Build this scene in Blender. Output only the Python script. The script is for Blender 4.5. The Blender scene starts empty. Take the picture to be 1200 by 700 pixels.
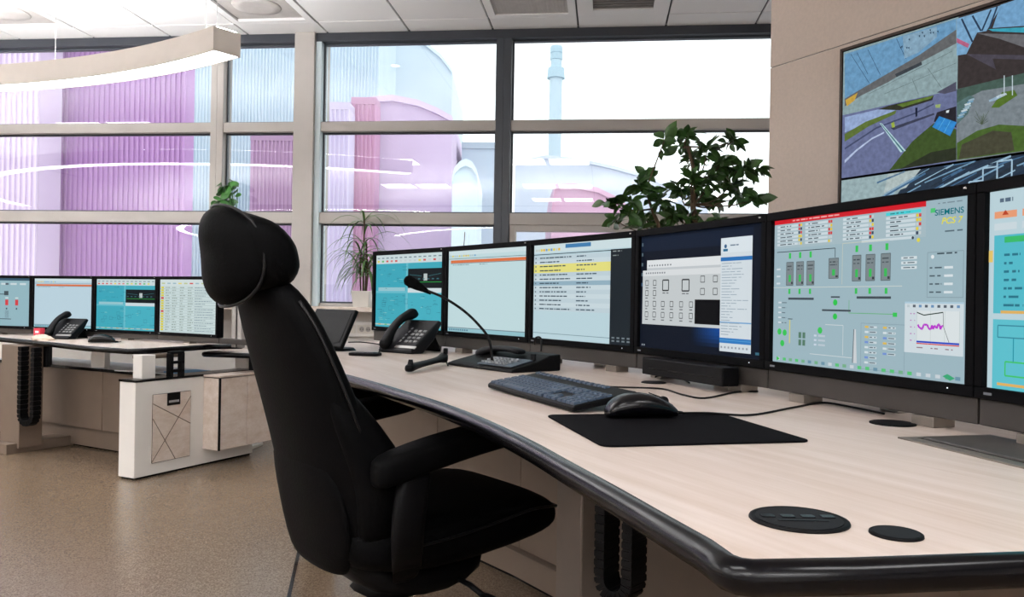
import bpy, bmesh, math, random
from mathutils import Vector, Matrix
random.seed(7)
S = bpy.context.scene
COL = S.collection
PI = math.pi
R = math.radians

# ------------------------------------------------------------------ camera, sky, exposure
F_PX = 950.0; CAM_Z = 0.97; ROLL = R(0.98)
cam_d = bpy.data.cameras.new('camera'); cam_d.sensor_width = 36; cam_d.lens = F_PX / 1200 * 36
cam = bpy.data.objects.new('camera', cam_d); COL.objects.link(cam)
cam.matrix_world = Matrix.Translation((0, 0, CAM_Z)) @ Matrix.Rotation(R(90.09), 4, 'X') @ Matrix.Rotation(ROLL, 4, 'Z')
S.camera = cam
cam_d.clip_start = 0.02; cam_d.clip_end = 500

world = bpy.data.worlds.new('overcast_sky'); S.world = world; world.use_nodes = True
wn = world.node_tree.nodes; wl = world.node_tree.links
bg = wn['Background']; bg.inputs[0].default_value = (0.94, 0.975, 1.0, 1); bg.inputs[1].default_value = 1.7
S.view_settings.view_transform = 'Standard'; S.view_settings.look = 'None'
S.view_settings.gamma = 1; S.view_settings.use_curve_mapping = False
S.view_settings.exposure = 0.3
PANEL_LIGHT = 10.5      # ceiling luminaires
SCREEN = 0.76          # displays

# ------------------------------------------------------------------ measuring helpers
def ray(x, y):
    dx = x - 600; dy = y - 351.5; c, s = math.cos(ROLL), math.sin(ROLL)
    return Vector(((dx * c + dy * s) / F_PX, 1.0, -(-dx * s + dy * c) / F_PX))
CAMP = Vector((0, 0, CAM_Z))
def at(x, y, d): return CAMP + ray(x, y) * d                       # at distance d in front
def onz(x, y, z):                                                  # on a level surface
    r = ray(x, y); return CAMP + r * ((z - CAM_Z) / r.z)
def onplane(x, y, o, n):
    r = ray(x, y); return CAMP + r * ((Vector(o) - CAMP).dot(n) / r.dot(n))

# ------------------------------------------------------------------ materials
def lin(c):
    return tuple(((v / 255) / 12.92 if v / 255 <= 0.04045 else ((v / 255 + 0.055) / 1.055) ** 2.4) for v in c)
MATS = {}
def mat(name, rgb, rough=0.5, metal=0.0, spec=0.5, var=0.0, scale=20, stretch=(1, 1, 1), bump=0.0, bscale=200, emit=0, coat=0):
    """rgb in 0..255 sRGB; var = procedural colour variation"""
    if name in MATS: return MATS[name]
    m = bpy.data.materials.new(name); m.use_nodes = True
    nt = m.node_tree; b = nt.nodes['Principled BSDF']
    c = lin(rgb)
    b.inputs['Base Color'].default_value = (*c, 1); b.inputs['Roughness'].default_value = rough
    b.inputs['Metallic'].default_value = metal; b.inputs['Specular IOR Level'].default_value = spec
    if coat: b.inputs['Coat Weight'].default_value = coat
    if emit:
        b.inputs['Emission Color'].default_value = (*c, 1); b.inputs['Emission Strength'].default_value = emit
    tc = nt.nodes.new('ShaderNodeTexCoord'); mp = nt.nodes.new('ShaderNodeMapping')
    mp.inputs['Scale'].default_value = stretch
    nt.links.new(tc.outputs['Object'], mp.inputs[0])
    nz = nt.nodes.new('ShaderNodeTexNoise'); nz.inputs['Scale'].default_value = scale; nz.inputs['Detail'].default_value = 6
    nt.links.new(mp.outputs[0], nz.inputs['Vector'])
    rp = nt.nodes.new('ShaderNodeValToRGB')
    lo = [max(0, v * (1 - var)) for v in c]; hi = [min(1, v * (1 + var)) for v in c]
    rp.color_ramp.elements[0].position = 0.3; rp.color_ramp.elements[1].position = 0.7
    rp.color_ramp.elements[0].color = (*lo, 1); rp.color_ramp.elements[1].color = (*hi, 1)
    nt.links.new(nz.outputs[0], rp.inputs[0]); nt.links.new(rp.outputs[0], b.inputs['Base Color'])
    if bump:
        n2 = nt.nodes.new('ShaderNodeTexNoise'); n2.inputs['Scale'].default_value = bscale; n2.inputs['Detail'].default_value = 3
        nt.links.new(mp.outputs[0], n2.inputs['Vector'])
        bp = nt.nodes.new('ShaderNodeBump'); bp.inputs['Strength'].default_value = bump; bp.inputs['Distance'].default_value = 0.002
        nt.links.new(n2.outputs[0], bp.inputs['Height']); nt.links.new(bp.outputs[0], b.inputs['Normal'])
    MATS[name] = m
    return m
def screen_mat():
    m = bpy.data.materials.new('display_image'); m.use_nodes = True; nt = m.node_tree; b = nt.nodes['Principled BSDF']
    a = nt.nodes.new('ShaderNodeVertexColor'); a.layer_name = 'Col'
    b.inputs['Base Color'].default_value = (0.003, 0.003, 0.004, 1); b.inputs['Roughness'].default_value = 0.55; b.inputs['Specular IOR Level'].default_value = .03
    nt.links.new(a.outputs[0], b.inputs['Emission Color']); b.inputs['Emission Strength'].default_value = SCREEN
    return m
def camera_feed_mat():
    m = bpy.data.materials.new('camera_feed_image'); m.use_nodes = True; nt = m.node_tree; b = nt.nodes['Principled BSDF']
    a = nt.nodes.new('ShaderNodeVertexColor'); a.layer_name = 'Col'
    tc = nt.nodes.new('ShaderNodeTexCoord'); nz = nt.nodes.new('ShaderNodeTexNoise')
    nz.inputs['Scale'].default_value = 45; nz.inputs['Detail'].default_value = 8
    nt.links.new(tc.outputs['Object'], nz.inputs['Vector'])
    rp = nt.nodes.new('ShaderNodeValToRGB'); rp.color_ramp.elements[0].position = .25; rp.color_ramp.elements[1].position = .75
    rp.color_ramp.elements[0].color = (.72, .72, .72, 1); rp.color_ramp.elements[1].color = (1.18, 1.18, 1.18, 1)
    mx = nt.nodes.new('ShaderNodeMix'); mx.data_type = 'RGBA'; mx.blend_type = 'MULTIPLY'; mx.inputs[0].default_value = 1
    nt.links.new(nz.outputs[0], rp.inputs[0]); nt.links.new(a.outputs[0], mx.inputs[6]); nt.links.new(rp.outputs[0], mx.inputs[7])
    b.inputs['Base Color'].default_value = (0.003, 0.003, 0.004, 1); b.inputs['Roughness'].default_value = 0.55; b.inputs['Specular IOR Level'].default_value = .03
    nt.links.new(mx.outputs[2], b.inputs['Emission Color']); b.inputs['Emission Strength'].default_value = 0.85
    return m
def glass_mat():
    m = bpy.data.materials.new('window_glass'); m.use_nodes = True; nt = m.node_tree; nt.nodes.clear()
    o = nt.nodes.new('ShaderNodeOutputMaterial'); t = nt.nodes.new('ShaderNodeBsdfTransparent'); g = nt.nodes.new('ShaderNodeBsdfGlossy')
    t.inputs[0].default_value = (0.97, 0.99, 0.99, 1); g.inputs['Roughness'].default_value = 0.0
    f = nt.nodes.new('ShaderNodeLayerWeight'); f.inputs[0].default_value = 0.5
    pw = nt.nodes.new('ShaderNodeMath'); pw.operation = 'POWER'; pw.inputs[1].default_value = 5
    ma = nt.nodes.new('ShaderNodeMath'); ma.operation = 'MULTIPLY_ADD'; ma.inputs[1].default_value = .9; ma.inputs[2].default_value = .075
    nt.links.new(f.outputs['Facing'], pw.inputs[0]); nt.links.new(pw.outputs[0], ma.inputs[0])
    mx = nt.nodes.new('ShaderNodeMixShader')
    nt.links.new(ma.outputs[0], mx.inputs[0]); nt.links.new(t.outputs[0], mx.inputs[1]); nt.links.new(g.outputs[0], mx.inputs[2])
    nt.links.new(mx.outputs[0], o.inputs[0]); return m
def floor_mat():
    m = bpy.data.materials.new('speckled_floor'); m.use_nodes = True; nt = m.node_tree; b = nt.nodes['Principled BSDF']
    tc = nt.nodes.new('ShaderNodeTexCoord')
    v = nt.nodes.new('ShaderNodeTexVoronoi'); v.inputs['Scale'].default_value = 260
    n = nt.nodes.new('ShaderNodeTexNoise'); n.inputs['Scale'].default_value = 1.6; n.inputs['Detail'].default_value = 4
    for x in (v, n): nt.links.new(tc.outputs['Object'], x.inputs['Vector'])
    sp = nt.nodes.new('ShaderNodeSeparateColor'); nt.links.new(v.outputs['Color'], sp.inputs[0])
    r1 = nt.nodes.new('ShaderNodeValToRGB'); e = r1.color_ramp.elements
    e[0].color = (*lin((100, 83, 67)), 1); e[1].color = (*lin((142, 125, 105)), 1)
    k = r1.color_ramp.elements.new(0.5); k.color = (*lin((120, 102, 84)), 1)
    nt.links.new(sp.outputs[0], r1.inputs[0])
    r2 = nt.nodes.new('ShaderNodeValToRGB'); r2.color_ramp.elements[0].color = (.86, .86, .86, 1); r2.color_ramp.elements[1].color = (1.05, 1.05, 1.05, 1)
    nt.links.new(n.outputs[0], r2.inputs[0])
    mx = nt.nodes.new('ShaderNodeMix'); mx.data_type = 'RGBA'; mx.blend_type = 'MULTIPLY'; mx.inputs[0].default_value = 1
    nt.links.new(r1.outputs[0], mx.inputs[6]); nt.links.new(r2.outputs[0], mx.inputs[7]); nt.links.new(mx.outputs[2], b.inputs['Base Color'])
    b.inputs['Roughness'].default_value = 0.27
    bp = nt.nodes.new('ShaderNodeBump'); bp.inputs['Strength'].default_value = .12; bp.inputs['Distance'].default_value = .001
    nt.links.new(v.outputs['Distance'], bp.inputs['Height']); nt.links.new(bp.outputs[0], b.inputs['Normal'])
    return m
def wood_mat(name, rgb, ang, rough=0.42):
    m = bpy.data.materials.new(name); m.use_nodes = True; nt = m.node_tree; b = nt.nodes['Principled BSDF']
    tc = nt.nodes.new('ShaderNodeTexCoord'); mp = nt.nodes.new('ShaderNodeMapping'); mp.inputs['Rotation'].default_value = (0, 0, ang)
    m2 = nt.nodes.new('ShaderNodeMapping'); m2.inputs['Scale'].default_value = (0.9, 14, 14)
    n = nt.nodes.new('ShaderNodeTexNoise'); n.inputs['Scale'].default_value = 1.5; n.inputs['Detail'].default_value = 7; n.inputs['Roughness'].default_value = .6
    n2 = nt.nodes.new('ShaderNodeTexNoise'); n2.inputs['Scale'].default_value = 9; n2.inputs['Detail'].default_value = 8
    nt.links.new(tc.outputs['Object'], mp.inputs[0]); nt.links.new(mp.outputs[0], m2.inputs[0])
    nt.links.new(m2.outputs[0], n.inputs['Vector']); nt.links.new(m2.outputs[0], n2.inputs['Vector'])
    ad = nt.nodes.new('ShaderNodeMath'); ad.operation = 'MULTIPLY_ADD'; ad.inputs[1].default_value = .35
    nt.links.new(n2.outputs[0], ad.inputs[0]); nt.links.new(n.outputs[0], ad.inputs[2])
    rp = nt.nodes.new('ShaderNodeValToRGB'); c = lin(rgb); e = rp.color_ramp.elements
    e[0].position = .45; e[1].position = .85
    e[0].color = (c[0] * .86, c[1] * .80, c[2] * .74, 1); e[1].color = (min(1, c[0] * 1.08), min(1, c[1] * 1.09), min(1, c[2] * 1.11), 1)
    nt.links.new(ad.outputs[0], rp.inputs[0]); nt.links.new(rp.outputs[0], b.inputs['Base Color'])
    b.inputs['Roughness'].default_value = rough
    return m

M = dict(
    floor=floor_mat(), glass=glass_mat(), screen=screen_mat(), feed=camera_feed_mat(),
    ceil=mat('ceiling_tile_white', (240, 240, 240), .9, var=.03, scale=300, bump=.3, bscale=400),
    grid=mat('ceiling_void_grey', (120, 122, 126), .8, var=.05),
    white=mat('white_paint', (236, 234, 230), .5, var=.02, scale=5),
    wall=mat('beige_wall', (231, 216, 204), .8, var=.04, scale=60, bump=.2, bscale=250),
    plainwall=mat('light_wall', (238, 235, 230), .85, var=.02),
    frame=mat('beige_frame', (176, 171, 166), .45, var=.03, scale=8),
    framed=mat('dark_frame', (58, 64, 72), .4, var=.05, scale=8),
    blind=mat('blind_cassette', (48, 52, 60), .5, var=.05),
    wood=wood_mat('birch_desk', (199, 185, 176), R(63)), wood2=wood_mat('birch_front', (222, 210, 200), R(90)),
    edge=mat('black_edge', (4, 4, 7), .2, spec=.25, var=.05),
    black=mat('black_plastic', (7, 7, 9), .5, spec=.12, var=.08, scale=60),
    bezel=mat('bezel_black', (6, 6, 8), .6, spec=.06, var=.08, scale=60),
    dark=mat('dark_plastic', (18, 18, 21), .5, spec=.15, var=.08, scale=60),
    gloss=mat('gloss_black', (6, 6, 9), .22, spec=.3, var=.05),
    key=mat('key_caps', (38, 56, 76), .5, spec=.5, var=.1, scale=40),  # blue tone is the sky's reflection put into the cap colour
    rail=mat('rail_aluminium', (60, 56, 53), .45, metal=.35, var=.05, scale=10),
    silver=mat('brushed_aluminium', (176, 174, 172), .35, metal=.8, var=.06, scale=30),
    leather=mat('black_leather', (4, 4, 5), .62, spec=.06, var=.15, scale=30, bump=.35, bscale=160),
    fabric=mat('black_fabric', (6, 6, 6), .8, spec=.05, var=.2, scale=80, bump=.4, bscale=500),
    pad=mat('mouse_mat_cloth', (11, 10, 13), .85, spec=.06, var=.15, scale=300, bump=.3, bscale=800),
    light=mat('luminaire_diffuser', (252, 251, 252), .5, emit=PANEL_LIGHT),
    pend=mat('pendant_housing', (214, 206, 198), .5, var=.02),
    leaf=mat('ficus_leaf', (54, 90, 38), .38, spec=.5, var=.45, scale=25),
    leaf2=mat('dracaena_leaf', (78, 112, 58), .4, var=.3, scale=25),
    leaf3=mat('round_leaf', (60, 116, 48), .4, var=.3, scale=25),
    bark=mat('bark', (84, 66, 48), .85, var=.3, scale=60, bump=.5),
    pot=mat('pot_white', (228, 224, 216), .4, var=.03),
    potg=mat('pot_grey', (120, 116, 112), .7, var=.06),
    soil=mat('soil', (50, 38, 30), .95, var=.4, scale=90, bump=.6),
    flap=mat('flap_grey', (88, 84, 82), .4, metal=.5, var=.06, scale=40),
    flapd=mat('flap_frame', (124, 116, 108), .4, metal=.5, var=.05, scale=40),
    paper=mat('paper_white', (228, 234, 240), .8, var=.03),
    blue=mat('blue_folder', (96, 160, 205), .6, var=.05),
    red=mat('red_card', (214, 54, 74), .6, var=.05),
    vent=mat('vent_grey', (186, 182, 178), .6, var=.06),
    ventd=mat('vent_dark', (128, 124, 120), .7, var=.08),
    cable=mat('cable_black', (8, 8, 9), .5, spec=.15, var=.1),
)

# ------------------------------------------------------------------ mesh helpers
class MB:
    def __init__(s): s.v = []; s.f = []
    def add(s, vs, fs):
        o = len(s.v); s.v += [Vector(p) for p in vs]; s.f += [tuple(i + o for i in f) for f in fs]; return s
    def box(s, c, d, rz=0, mtx=None):
        x, y, z = d[0] / 2, d[1] / 2, d[2] / 2
        vs = [Vector((i, j, k)) for i in (-x, x) for j in (-y, y) for k in (-z, z)]
        if mtx is not None: vs = [mtx @ p for p in vs]
        elif rz: q = Matrix.Rotation(rz, 3, 'Z'); vs = [q @ p for p in vs]
        vs = [p + Vector(c) for p in vs]
        return s.add(vs, [(0, 1, 3, 2), (4, 6, 7, 5), (0, 4, 5, 1), (2, 3, 7, 6), (0, 2, 6, 4), (1, 5, 7, 3)])
    def loft(s, rings, cap=True, closed=False):
        n = len(rings[0]); vs = [p for r in rings for p in r]; fs = []
        m = len(rings)
        for i in range(m if closed else m - 1):
            a, b = i * n, ((i + 1) % m) * n
            for j in range(n): fs.append((a + j, a + (j + 1) % n, b + (j + 1) % n, b + j))
        if cap and not closed: fs.append(tuple(range(n - 1, -1, -1))); fs.append(tuple((m - 1) * n + j for j in range(n)))
        return s.add(vs, fs)
    def tube(s, pts, r, n=8, cap=True, closed=False):
        pts = [Vector(p) for p in pts]; rings = []; k = len(pts)
        up = Vector((0, 0, 1)); prev = None
        for i, p in enumerate(pts):
            if closed: t = (pts[(i + 1) % k] - pts[i - 1]).normalized()
            else: t = (pts[min(i + 1, k - 1)] - pts[max(i - 1, 0)]).normalized()
            if prev is None:
                a = t.cross(up)
                if a.length < 1e-3: a = t.cross(Vector((1, 0, 0)))
            else: a = prev - t * prev.dot(t)
            a.normalize(); prev = a; b = t.cross(a)
            rr = r[i] if isinstance(r, (list, tuple)) else r
            rings.append([p + (a * math.cos(2 * PI * j / n) + b * math.sin(2 * PI * j / n)) * rr for j in range(n)])
        return s.loft(rings, cap, closed)
    def cyl(s, c, r, h, n=24, r2=None):
        c = Vector(c); r2 = r if r2 is None else r2
        ring = lambda q, z: [c + Vector((q * math.cos(2 * PI * j / n), q * math.sin(2 * PI * j / n), z)) for j in range(n)]
        return s.loft([ring(r, 0), ring(r2, h)])
    def prism(s, poly, z0, z1):
        return s.loft([[Vector((p[0], p[1], z0)) for p in poly], [Vector((p[0], p[1], z1)) for p in poly]])
    def extr(s, poly3, d):
        d = Vector(d); return s.loft([[Vector(p) for p in poly3], [Vector(p) + d for p in poly3]])
    def build(s, name, m, parent=None, smooth=False, bevel=0, seg=2, sub=0, auto=None):
        me = bpy.data.meshes.new(name); me.from_pydata([tuple(p) for p in s.v], [], s.f)
        bm = bmesh.new(); bm.from_mesh(me); bmesh.ops.recalc_face_normals(bm, faces=bm.faces); bm.to_mesh(me); bm.free()
        me.materials.append(m)
        if smooth: me.polygons.foreach_set('use_smooth', [True] * len(me.polygons))
        o = bpy.data.objects.new(name, me); COL.objects.link(o)
        if parent is not None: o.parent = parent
        if bevel:
            b = o.modifiers.new('bevel', 'BEVEL'); b.width = bevel; b.segments = seg; b.limit_method = 'ANGLE'
        if sub:
            b = o.modifiers.new('subsurf', 'SUBSURF'); b.levels = sub; b.render_levels = sub
        return o
def inst(name, src, parent=None, mtx=None):
    o = bpy.data.objects.new(name, src.data); COL.objects.link(o)
    for md in src.modifiers:
        n = o.modifiers.new(md.name, md.type)
        if md.type == 'BEVEL': n.width = md.width; n.segments = md.segments; n.limit_method = 'ANGLE'
        elif md.type == 'SUBSURF': n.levels = md.levels; n.render_levels = md.render_levels
    if parent is not None: o.parent = parent
    if mtx is not None: o.matrix_local = mtx
    return o
def tag(o, label=None, cat=None, group=None, kind=None):
    if label: o['label'] = label
    if cat: o['category'] = cat
    if group: o['group'] = group
    if kind: o['kind'] = kind
    return o
def empty(name, loc=(0, 0, 0), rz=0, label=None, cat=None, group=None, kind=None):
    o = bpy.data.objects.new(name, None); COL.objects.link(o); o.location = loc; o.rotation_euler = (0, 0, rz)
    o.empty_display_size = .1
    return tag(o, label, cat, group, kind)
def copy_tree(o, parent=None):
    c = o.copy(); COL.objects.link(c); c.parent = parent
    for ch in list(o.children): copy_tree(ch, c)
    return c
def spline(pts, n=6, closed=False):
    pts = [Vector(p) for p in pts]; out = []; k = len(pts)
    for i in range(k if closed else k - 1):
        if closed: p0, p1, p2, p3 = pts[i - 1], pts[i], pts[(i + 1) % k], pts[(i + 2) % k]
        else: p0, p1, p2, p3 = pts[max(i - 1, 0)], pts[i], pts[i + 1], pts[min(i + 2, k - 1)]
        for j in range(n):
            t = j / n
            out.append(.5 * ((2 * p1) + (p2 - p0) * t + (2 * p0 - 5 * p1 + 4 * p2 - p3) * t * t + (3 * p1 - p0 - 3 * p2 + p3) * t ** 3))
    if not closed: out.append(pts[-1])
    return out
def sring(c, ax, ay, a, b, n=20, e=2.6):
    """superellipse ring in the plane of ax, ay"""
    c, ax, ay = Vector(c), Vector(ax), Vector(ay); out = []
    for j in range(n):
        t = 2 * PI * j / n; cc, ss = math.cos(t), math.sin(t)
        out.append(c + ax * (a * math.copysign(abs(cc) ** (2 / e), cc)) + ay * (b * math.copysign(abs(ss) ** (2 / e), ss)))
    return out
def offset(poly, d):
    """offset a closed 2D polygon (ccw) outward by d"""
    n = len(poly); out = []
    for i in range(n):
        a, b, c = Vector(poly[i - 1][:2]), Vector(poly[i][:2]), Vector(poly[(i + 1) % n][:2])
        e1 = (b - a).normalized(); e2 = (c - b).normalized()
        n1 = Vector((e1.y, -e1.x)); n2 = Vector((e2.y, -e2.x)); m = (n1 + n2).normalized()
        k = max(.35, m.dot(n1)); out.append(b + m * (d / k))
    return out
def ccw(poly):
    a = sum(poly[i - 1][0] * poly[i][1] - poly[i][0] * poly[i - 1][1] for i in range(len(poly)))
    return poly if a > 0 else poly[::-1]

# ================================================================== THE SETTING
WA = R(6.5)
E = Vector((math.cos(WA), -math.sin(WA), 0)); NI = Vector((-math.sin(WA), -math.cos(WA), 0)); W0 = Vector((0, 5.75, 0))
def W(s, t, z): return W0 + E * s + NI * t + Vector((0, 0, z))
def wsz(x, y):
    p = onplane(x, y, W0, NI); return (p - W0).dot(E), p.z
CEIL = 2.87
WROT = -WA
def wbox(mb, s0, s1, t0, t1, z0, z1):
    return mb.box(W((s0 + s1) / 2, (t0 + t1) / 2, (z0 + z1) / 2), (s1 - s0, abs(t1 - t0), z1 - z0), WROT)
SL, SR = -8.9, 5.2
cornerL = W(SL, 0, 0); cornerR = W(SR, 0, 0)
YB = -5.0
room = [(cornerL.x, cornerL.y), (cornerL.x, YB), (cornerR.x, YB), (cornerR.x, cornerR.y)]
tag(MB().prism(room, -.1, 0).build('floor', M['floor']), 'speckled brown vinyl floor', None, None, 'structure')
# dark joint strip in the floor
a = onz(354, 630, 0); b = onz(336, 712, 0); d = (b - a).normalized(); a = a - d * .4; b = b + d * .8; nrm = Vector((-d.y, d.x, 0)) * .006
tag(MB().prism([(a - nrm)[:2], (a + nrm)[:2], (b + nrm)[:2], (b - nrm)[:2]], .0005, .003).build('trim_1', M['edge']), 'thin black joint strip across the floor', None, None, 'structure')
# other walls of the room
for nm, p, q in (('wall_left', room[0], room[1]), ('wall_back', room[1], room[2]), ('wall_side', room[2], room[3])):
    p, q = Vector(p), Vector(q); dd = (q - p).normalized(); nn = Vector((dd.y, -dd.x)) * -.12
    tag(MB().prism([p, q, q - nn, p - nn], 0, CEIL + .3).build(nm, M['plainwall']), 'plain light wall of the control room', None, None, 'structure')

# ---- ceiling: void plane, T-grid of tiles
ceil = tag(MB().prism(room, CEIL + .03, CEIL + .2).build('ceiling', M['grid']), 'suspended ceiling of white square tiles', None, None, 'structure')
gD = onz(779, 37, CEIL); sD = (gD - W0).dot(E)
ROW0 = .30; P = .6
def cell(c, r): return sD + c * P, ROW0 + r * P             # corner with the smaller s, smaller t
tile_src = None; cut_src = None
def tile_mb(s0, s1, t0, t1, z=CEIL, g=.006):
    return wbox(MB(), s0 + g, s1 - g, t0 + g, t1 - g, z, z + .016)
lights_cells = {(-3, 8), (-2, 8), (1, 8), (2, 8), (-7, 8), (-6, 8), (-3, 12), (-2, 12), (1, 12), (2, 12), (-7, 12), (-6, 12),
                (-11, 8), (-10, 8), (-11, 4), (-10, 4), (-3, 15), (-2, 15), (1, 15), (2, 15), (4, 4), (5, 4)}
vent_cells = {(-5, 0), (-8, 0), (-2, 0), (-1, 0), (-11, 0)}
rest = MB()
for c in range(-15, 6):
    for r in range(-1, 17):
        s0, t0 = cell(c, r)
        if s0 < SL or s0 + P > SR + .1: continue
        if r == -1:
            if cut_src is None:
                cut_src = wbox(MB(), -.294, .294, -.144, .144, 0, .016).build('ceiling_tile', M['ceil'], ceil, bevel=.003, seg=1)
                base = cut_src.data; cut_src.location = W(s0 + .3, .15, CEIL) - W(0, 0, 0)
            else:
                o = inst('ceiling_tile', cut_src, ceil); o.location = W(s0 + .3, .15, CEIL) - W(0, 0, 0)
            continue
        if (c, r) in vent_cells or (c, r) in lights_cells: continue
        if t0 + P > 10.7: continue
        if r <= 4:
            if tile_src is None:
                tile_src = wbox(MB(), -.294, .294, -.294, .294, 0, .016).build('ceiling_tile', M['ceil'], ceil, bevel=.003, seg=1); o = tile_src
            else: o = inst('ceiling_tile', tile_src, ceil)
            o.location = W(s0 + .3, t0 + .3, CEIL) - W(0, 0, 0)
        else: wbox(rest, s0 + .006, s0 + P - .006, t0 + .006, t0 + P - .006, CEIL, CEIL + .016)
o = rest.build('tile_field', M['ceil'], ceil); tag(o, kind='stuff')
# vents set in the ceiling grid
def vent(c, r, label, style):
    s0, t0 = cell(c, r)
    e = empty('ceiling_vent', W(s0 + .3, t0 + .3, CEIL), WROT, label, 'vent', 'square ceiling vents')
    fr = MB(); w = .294; k = .05 if style != 'small' else .10
    for (x0, x1, y0, y1) in ((-w, w, -w, -w + k), (-w, w, w - k, w), (-w, -w + k, -w + k, w - k), (w - k, w, -w + k, w - k)):
        fr.box(((x0 + x1) / 2, (y0 + y1) / 2, .006), (x1 - x0, y1 - y0, .02))
    fr.build('frame', M['ceil'], e)
    i = w - k
    MB().box((0, 0, .02), (2 * i, 2 * i, .012)).build('backing', M['ventd'], e)
    if style == 'perforated':
        g = MB()
        for q in range(24):
            x = -i + (q + .5) * 2 * i / 24; g.box((x, 0, .008), (.011, 2 * i, .006)); g.box((0, x, .007), (2 * i, .011, .006))
        tag(g.build('grille', M['vent'], e), kind='stuff')
    elif style == 'swirl':
        MB().box((0, 0, .012), (2 * i - .03, 2 * i - .03, .008)).build('plate', M['vent'], e)
        d_ = MB(); d_.loft([[Vector((q * math.cos(2 * PI * j / 32), q * math.sin(2 * PI * j / 32), z)) for j in range(32)] for q, z in ((.16, .008), (.15, .0), (.10, -.004), (.04, .002))])
        d_.build('diffuser_disc', M['vent'], e, smooth=True)
    else:
        for q in range(9):
            MB().box((0, -i + (q + .5) * 2 * i / 9, .008), (2 * i, .022, .008)).build('slat', M['ventd'], e)
vent(-5, 0, 'grey square swirl diffuser in the ceiling right of the pendant lamp end', 'swirl')
vent(-8, 0, 'pale square diffuser in the ceiling at the left edge above the pendant lamp', 'swirl')
vent(-11, 0, 'square diffuser in the ceiling beyond the left edge', 'swirl')
vent(-2, 0, 'perforated square air vent in the ceiling above the mullion between the windows', 'perforated')
vent(-1, 0, 'dark slatted air vent in the ceiling beside the perforated vent', 'small')
# luminaires of the room, recessed in pairs of cells
for k_, (c, r) in enumerate(sorted(lights_cells)):
    s0, t0 = cell(c, r)
    e = empty('ceiling_light', W(s0 + .3, t0 + .3, CEIL), WROT, 'square recessed ceiling light panel reflected in the windows', 'ceiling light', 'recessed ceiling light panels')
    fr = MB(); w = .294; k = .025
    for (x0, x1, y0, y1) in ((-w, w, -w, -w + k), (-w, w, w - k, w), (-w, -w + k, -w + k, w - k), (w - k, w, -w + k, w - k)):
        fr.box(((x0 + x1) / 2, (y0 + y1) / 2, .008), (x1 - x0, y1 - y0, .018))
    fr.build('frame', M['white'], e); MB().box((0, 0, .014), (2 * (w - k), 2 * (w - k), .008)).build('diffuser', M['light'], e)
for (px, lab) in ((391, 'small round downlight in the ceiling above the window column'), (838, 'small round downlight in the ceiling near the beige wall')):
    p = onz(px, -5, CEIL); e = empty('downlight', p, 0, lab, 'downlight', 'round downlights')
    rg = MB(); rg.loft([[Vector((q * math.cos(2 * PI * j / 24), q * math.sin(2 * PI * j / 24), z)) for j in range(24)] for q, z in ((.035, -.001), (.05, -.006), (.055, 0))], cap=False)
    rg.build('trim_ring', M['white'], e, smooth=True); MB().cyl((0, 0, -.002), .036, .002).build('lens', M['light'], e)

# ---- window wall
def sx(x, y=200): return wsz(x, y)[0]
ZT0, ZT1 = wsz(480, 155.5)[1], wsz(480, 144)[1]             # upper transom
ZB0, ZB1 = wsz(480, 263.5)[1], wsz(480, 250.5)[1]           # lower transom
ZTOP = wsz(480, 50)[1]; ZCAS = wsz(480, 38.5)[1]
ZSILL = wsz(480, 359)[1]
sA0, sA1 = sx(251, 190), sx(265.5, 190); sC0, sC1, sC2 = sx(349, 190), sx(372, 190), sx(378.5, 190); sB0, sB1 = sx(581.5, 190), sx(599, 190)
parapet = tag(wbox(MB(), SL, SR, -.02, -.26, 0, ZSILL - .03).build('wall_window', M['plainwall']), 'parapet wall below the windows', None, None, 'structure')
tag(wbox(MB(), SL, SR, .02, -.26, ZCAS, CEIL + .2).build('wall_head', M['plainwall']), 'wall strip above the windows', None, None, 'structure')
tag(wbox(MB(), SL, SR, .20, -.10, ZSILL - .045, ZSILL - .012).build('trim_2', M['wood2'], bevel=.004), 'pale wooden window sill board', None, None, 'structure')
tag(wbox(MB(), sC0, sC1, .10, -.24, ZSILL - .03, CEIL).build('trim_3', M['frame'], bevel=.004), 'beige column between the windows', None, None, 'structure')
tag(wbox(MB(), SL, sC0, .07, -.02, ZTOP, ZCAS).build('trim_4', M['blind'], bevel=.003), 'dark roller blind cassette above the left windows', None, None, 'structure')
tag(wbox(MB(), sC1, SR, .07, -.02, ZTOP, ZCAS).build('trim_5', M['blind'], bevel=.003), 'dark roller blind cassette above the right windows', None, None, 'structure')
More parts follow.
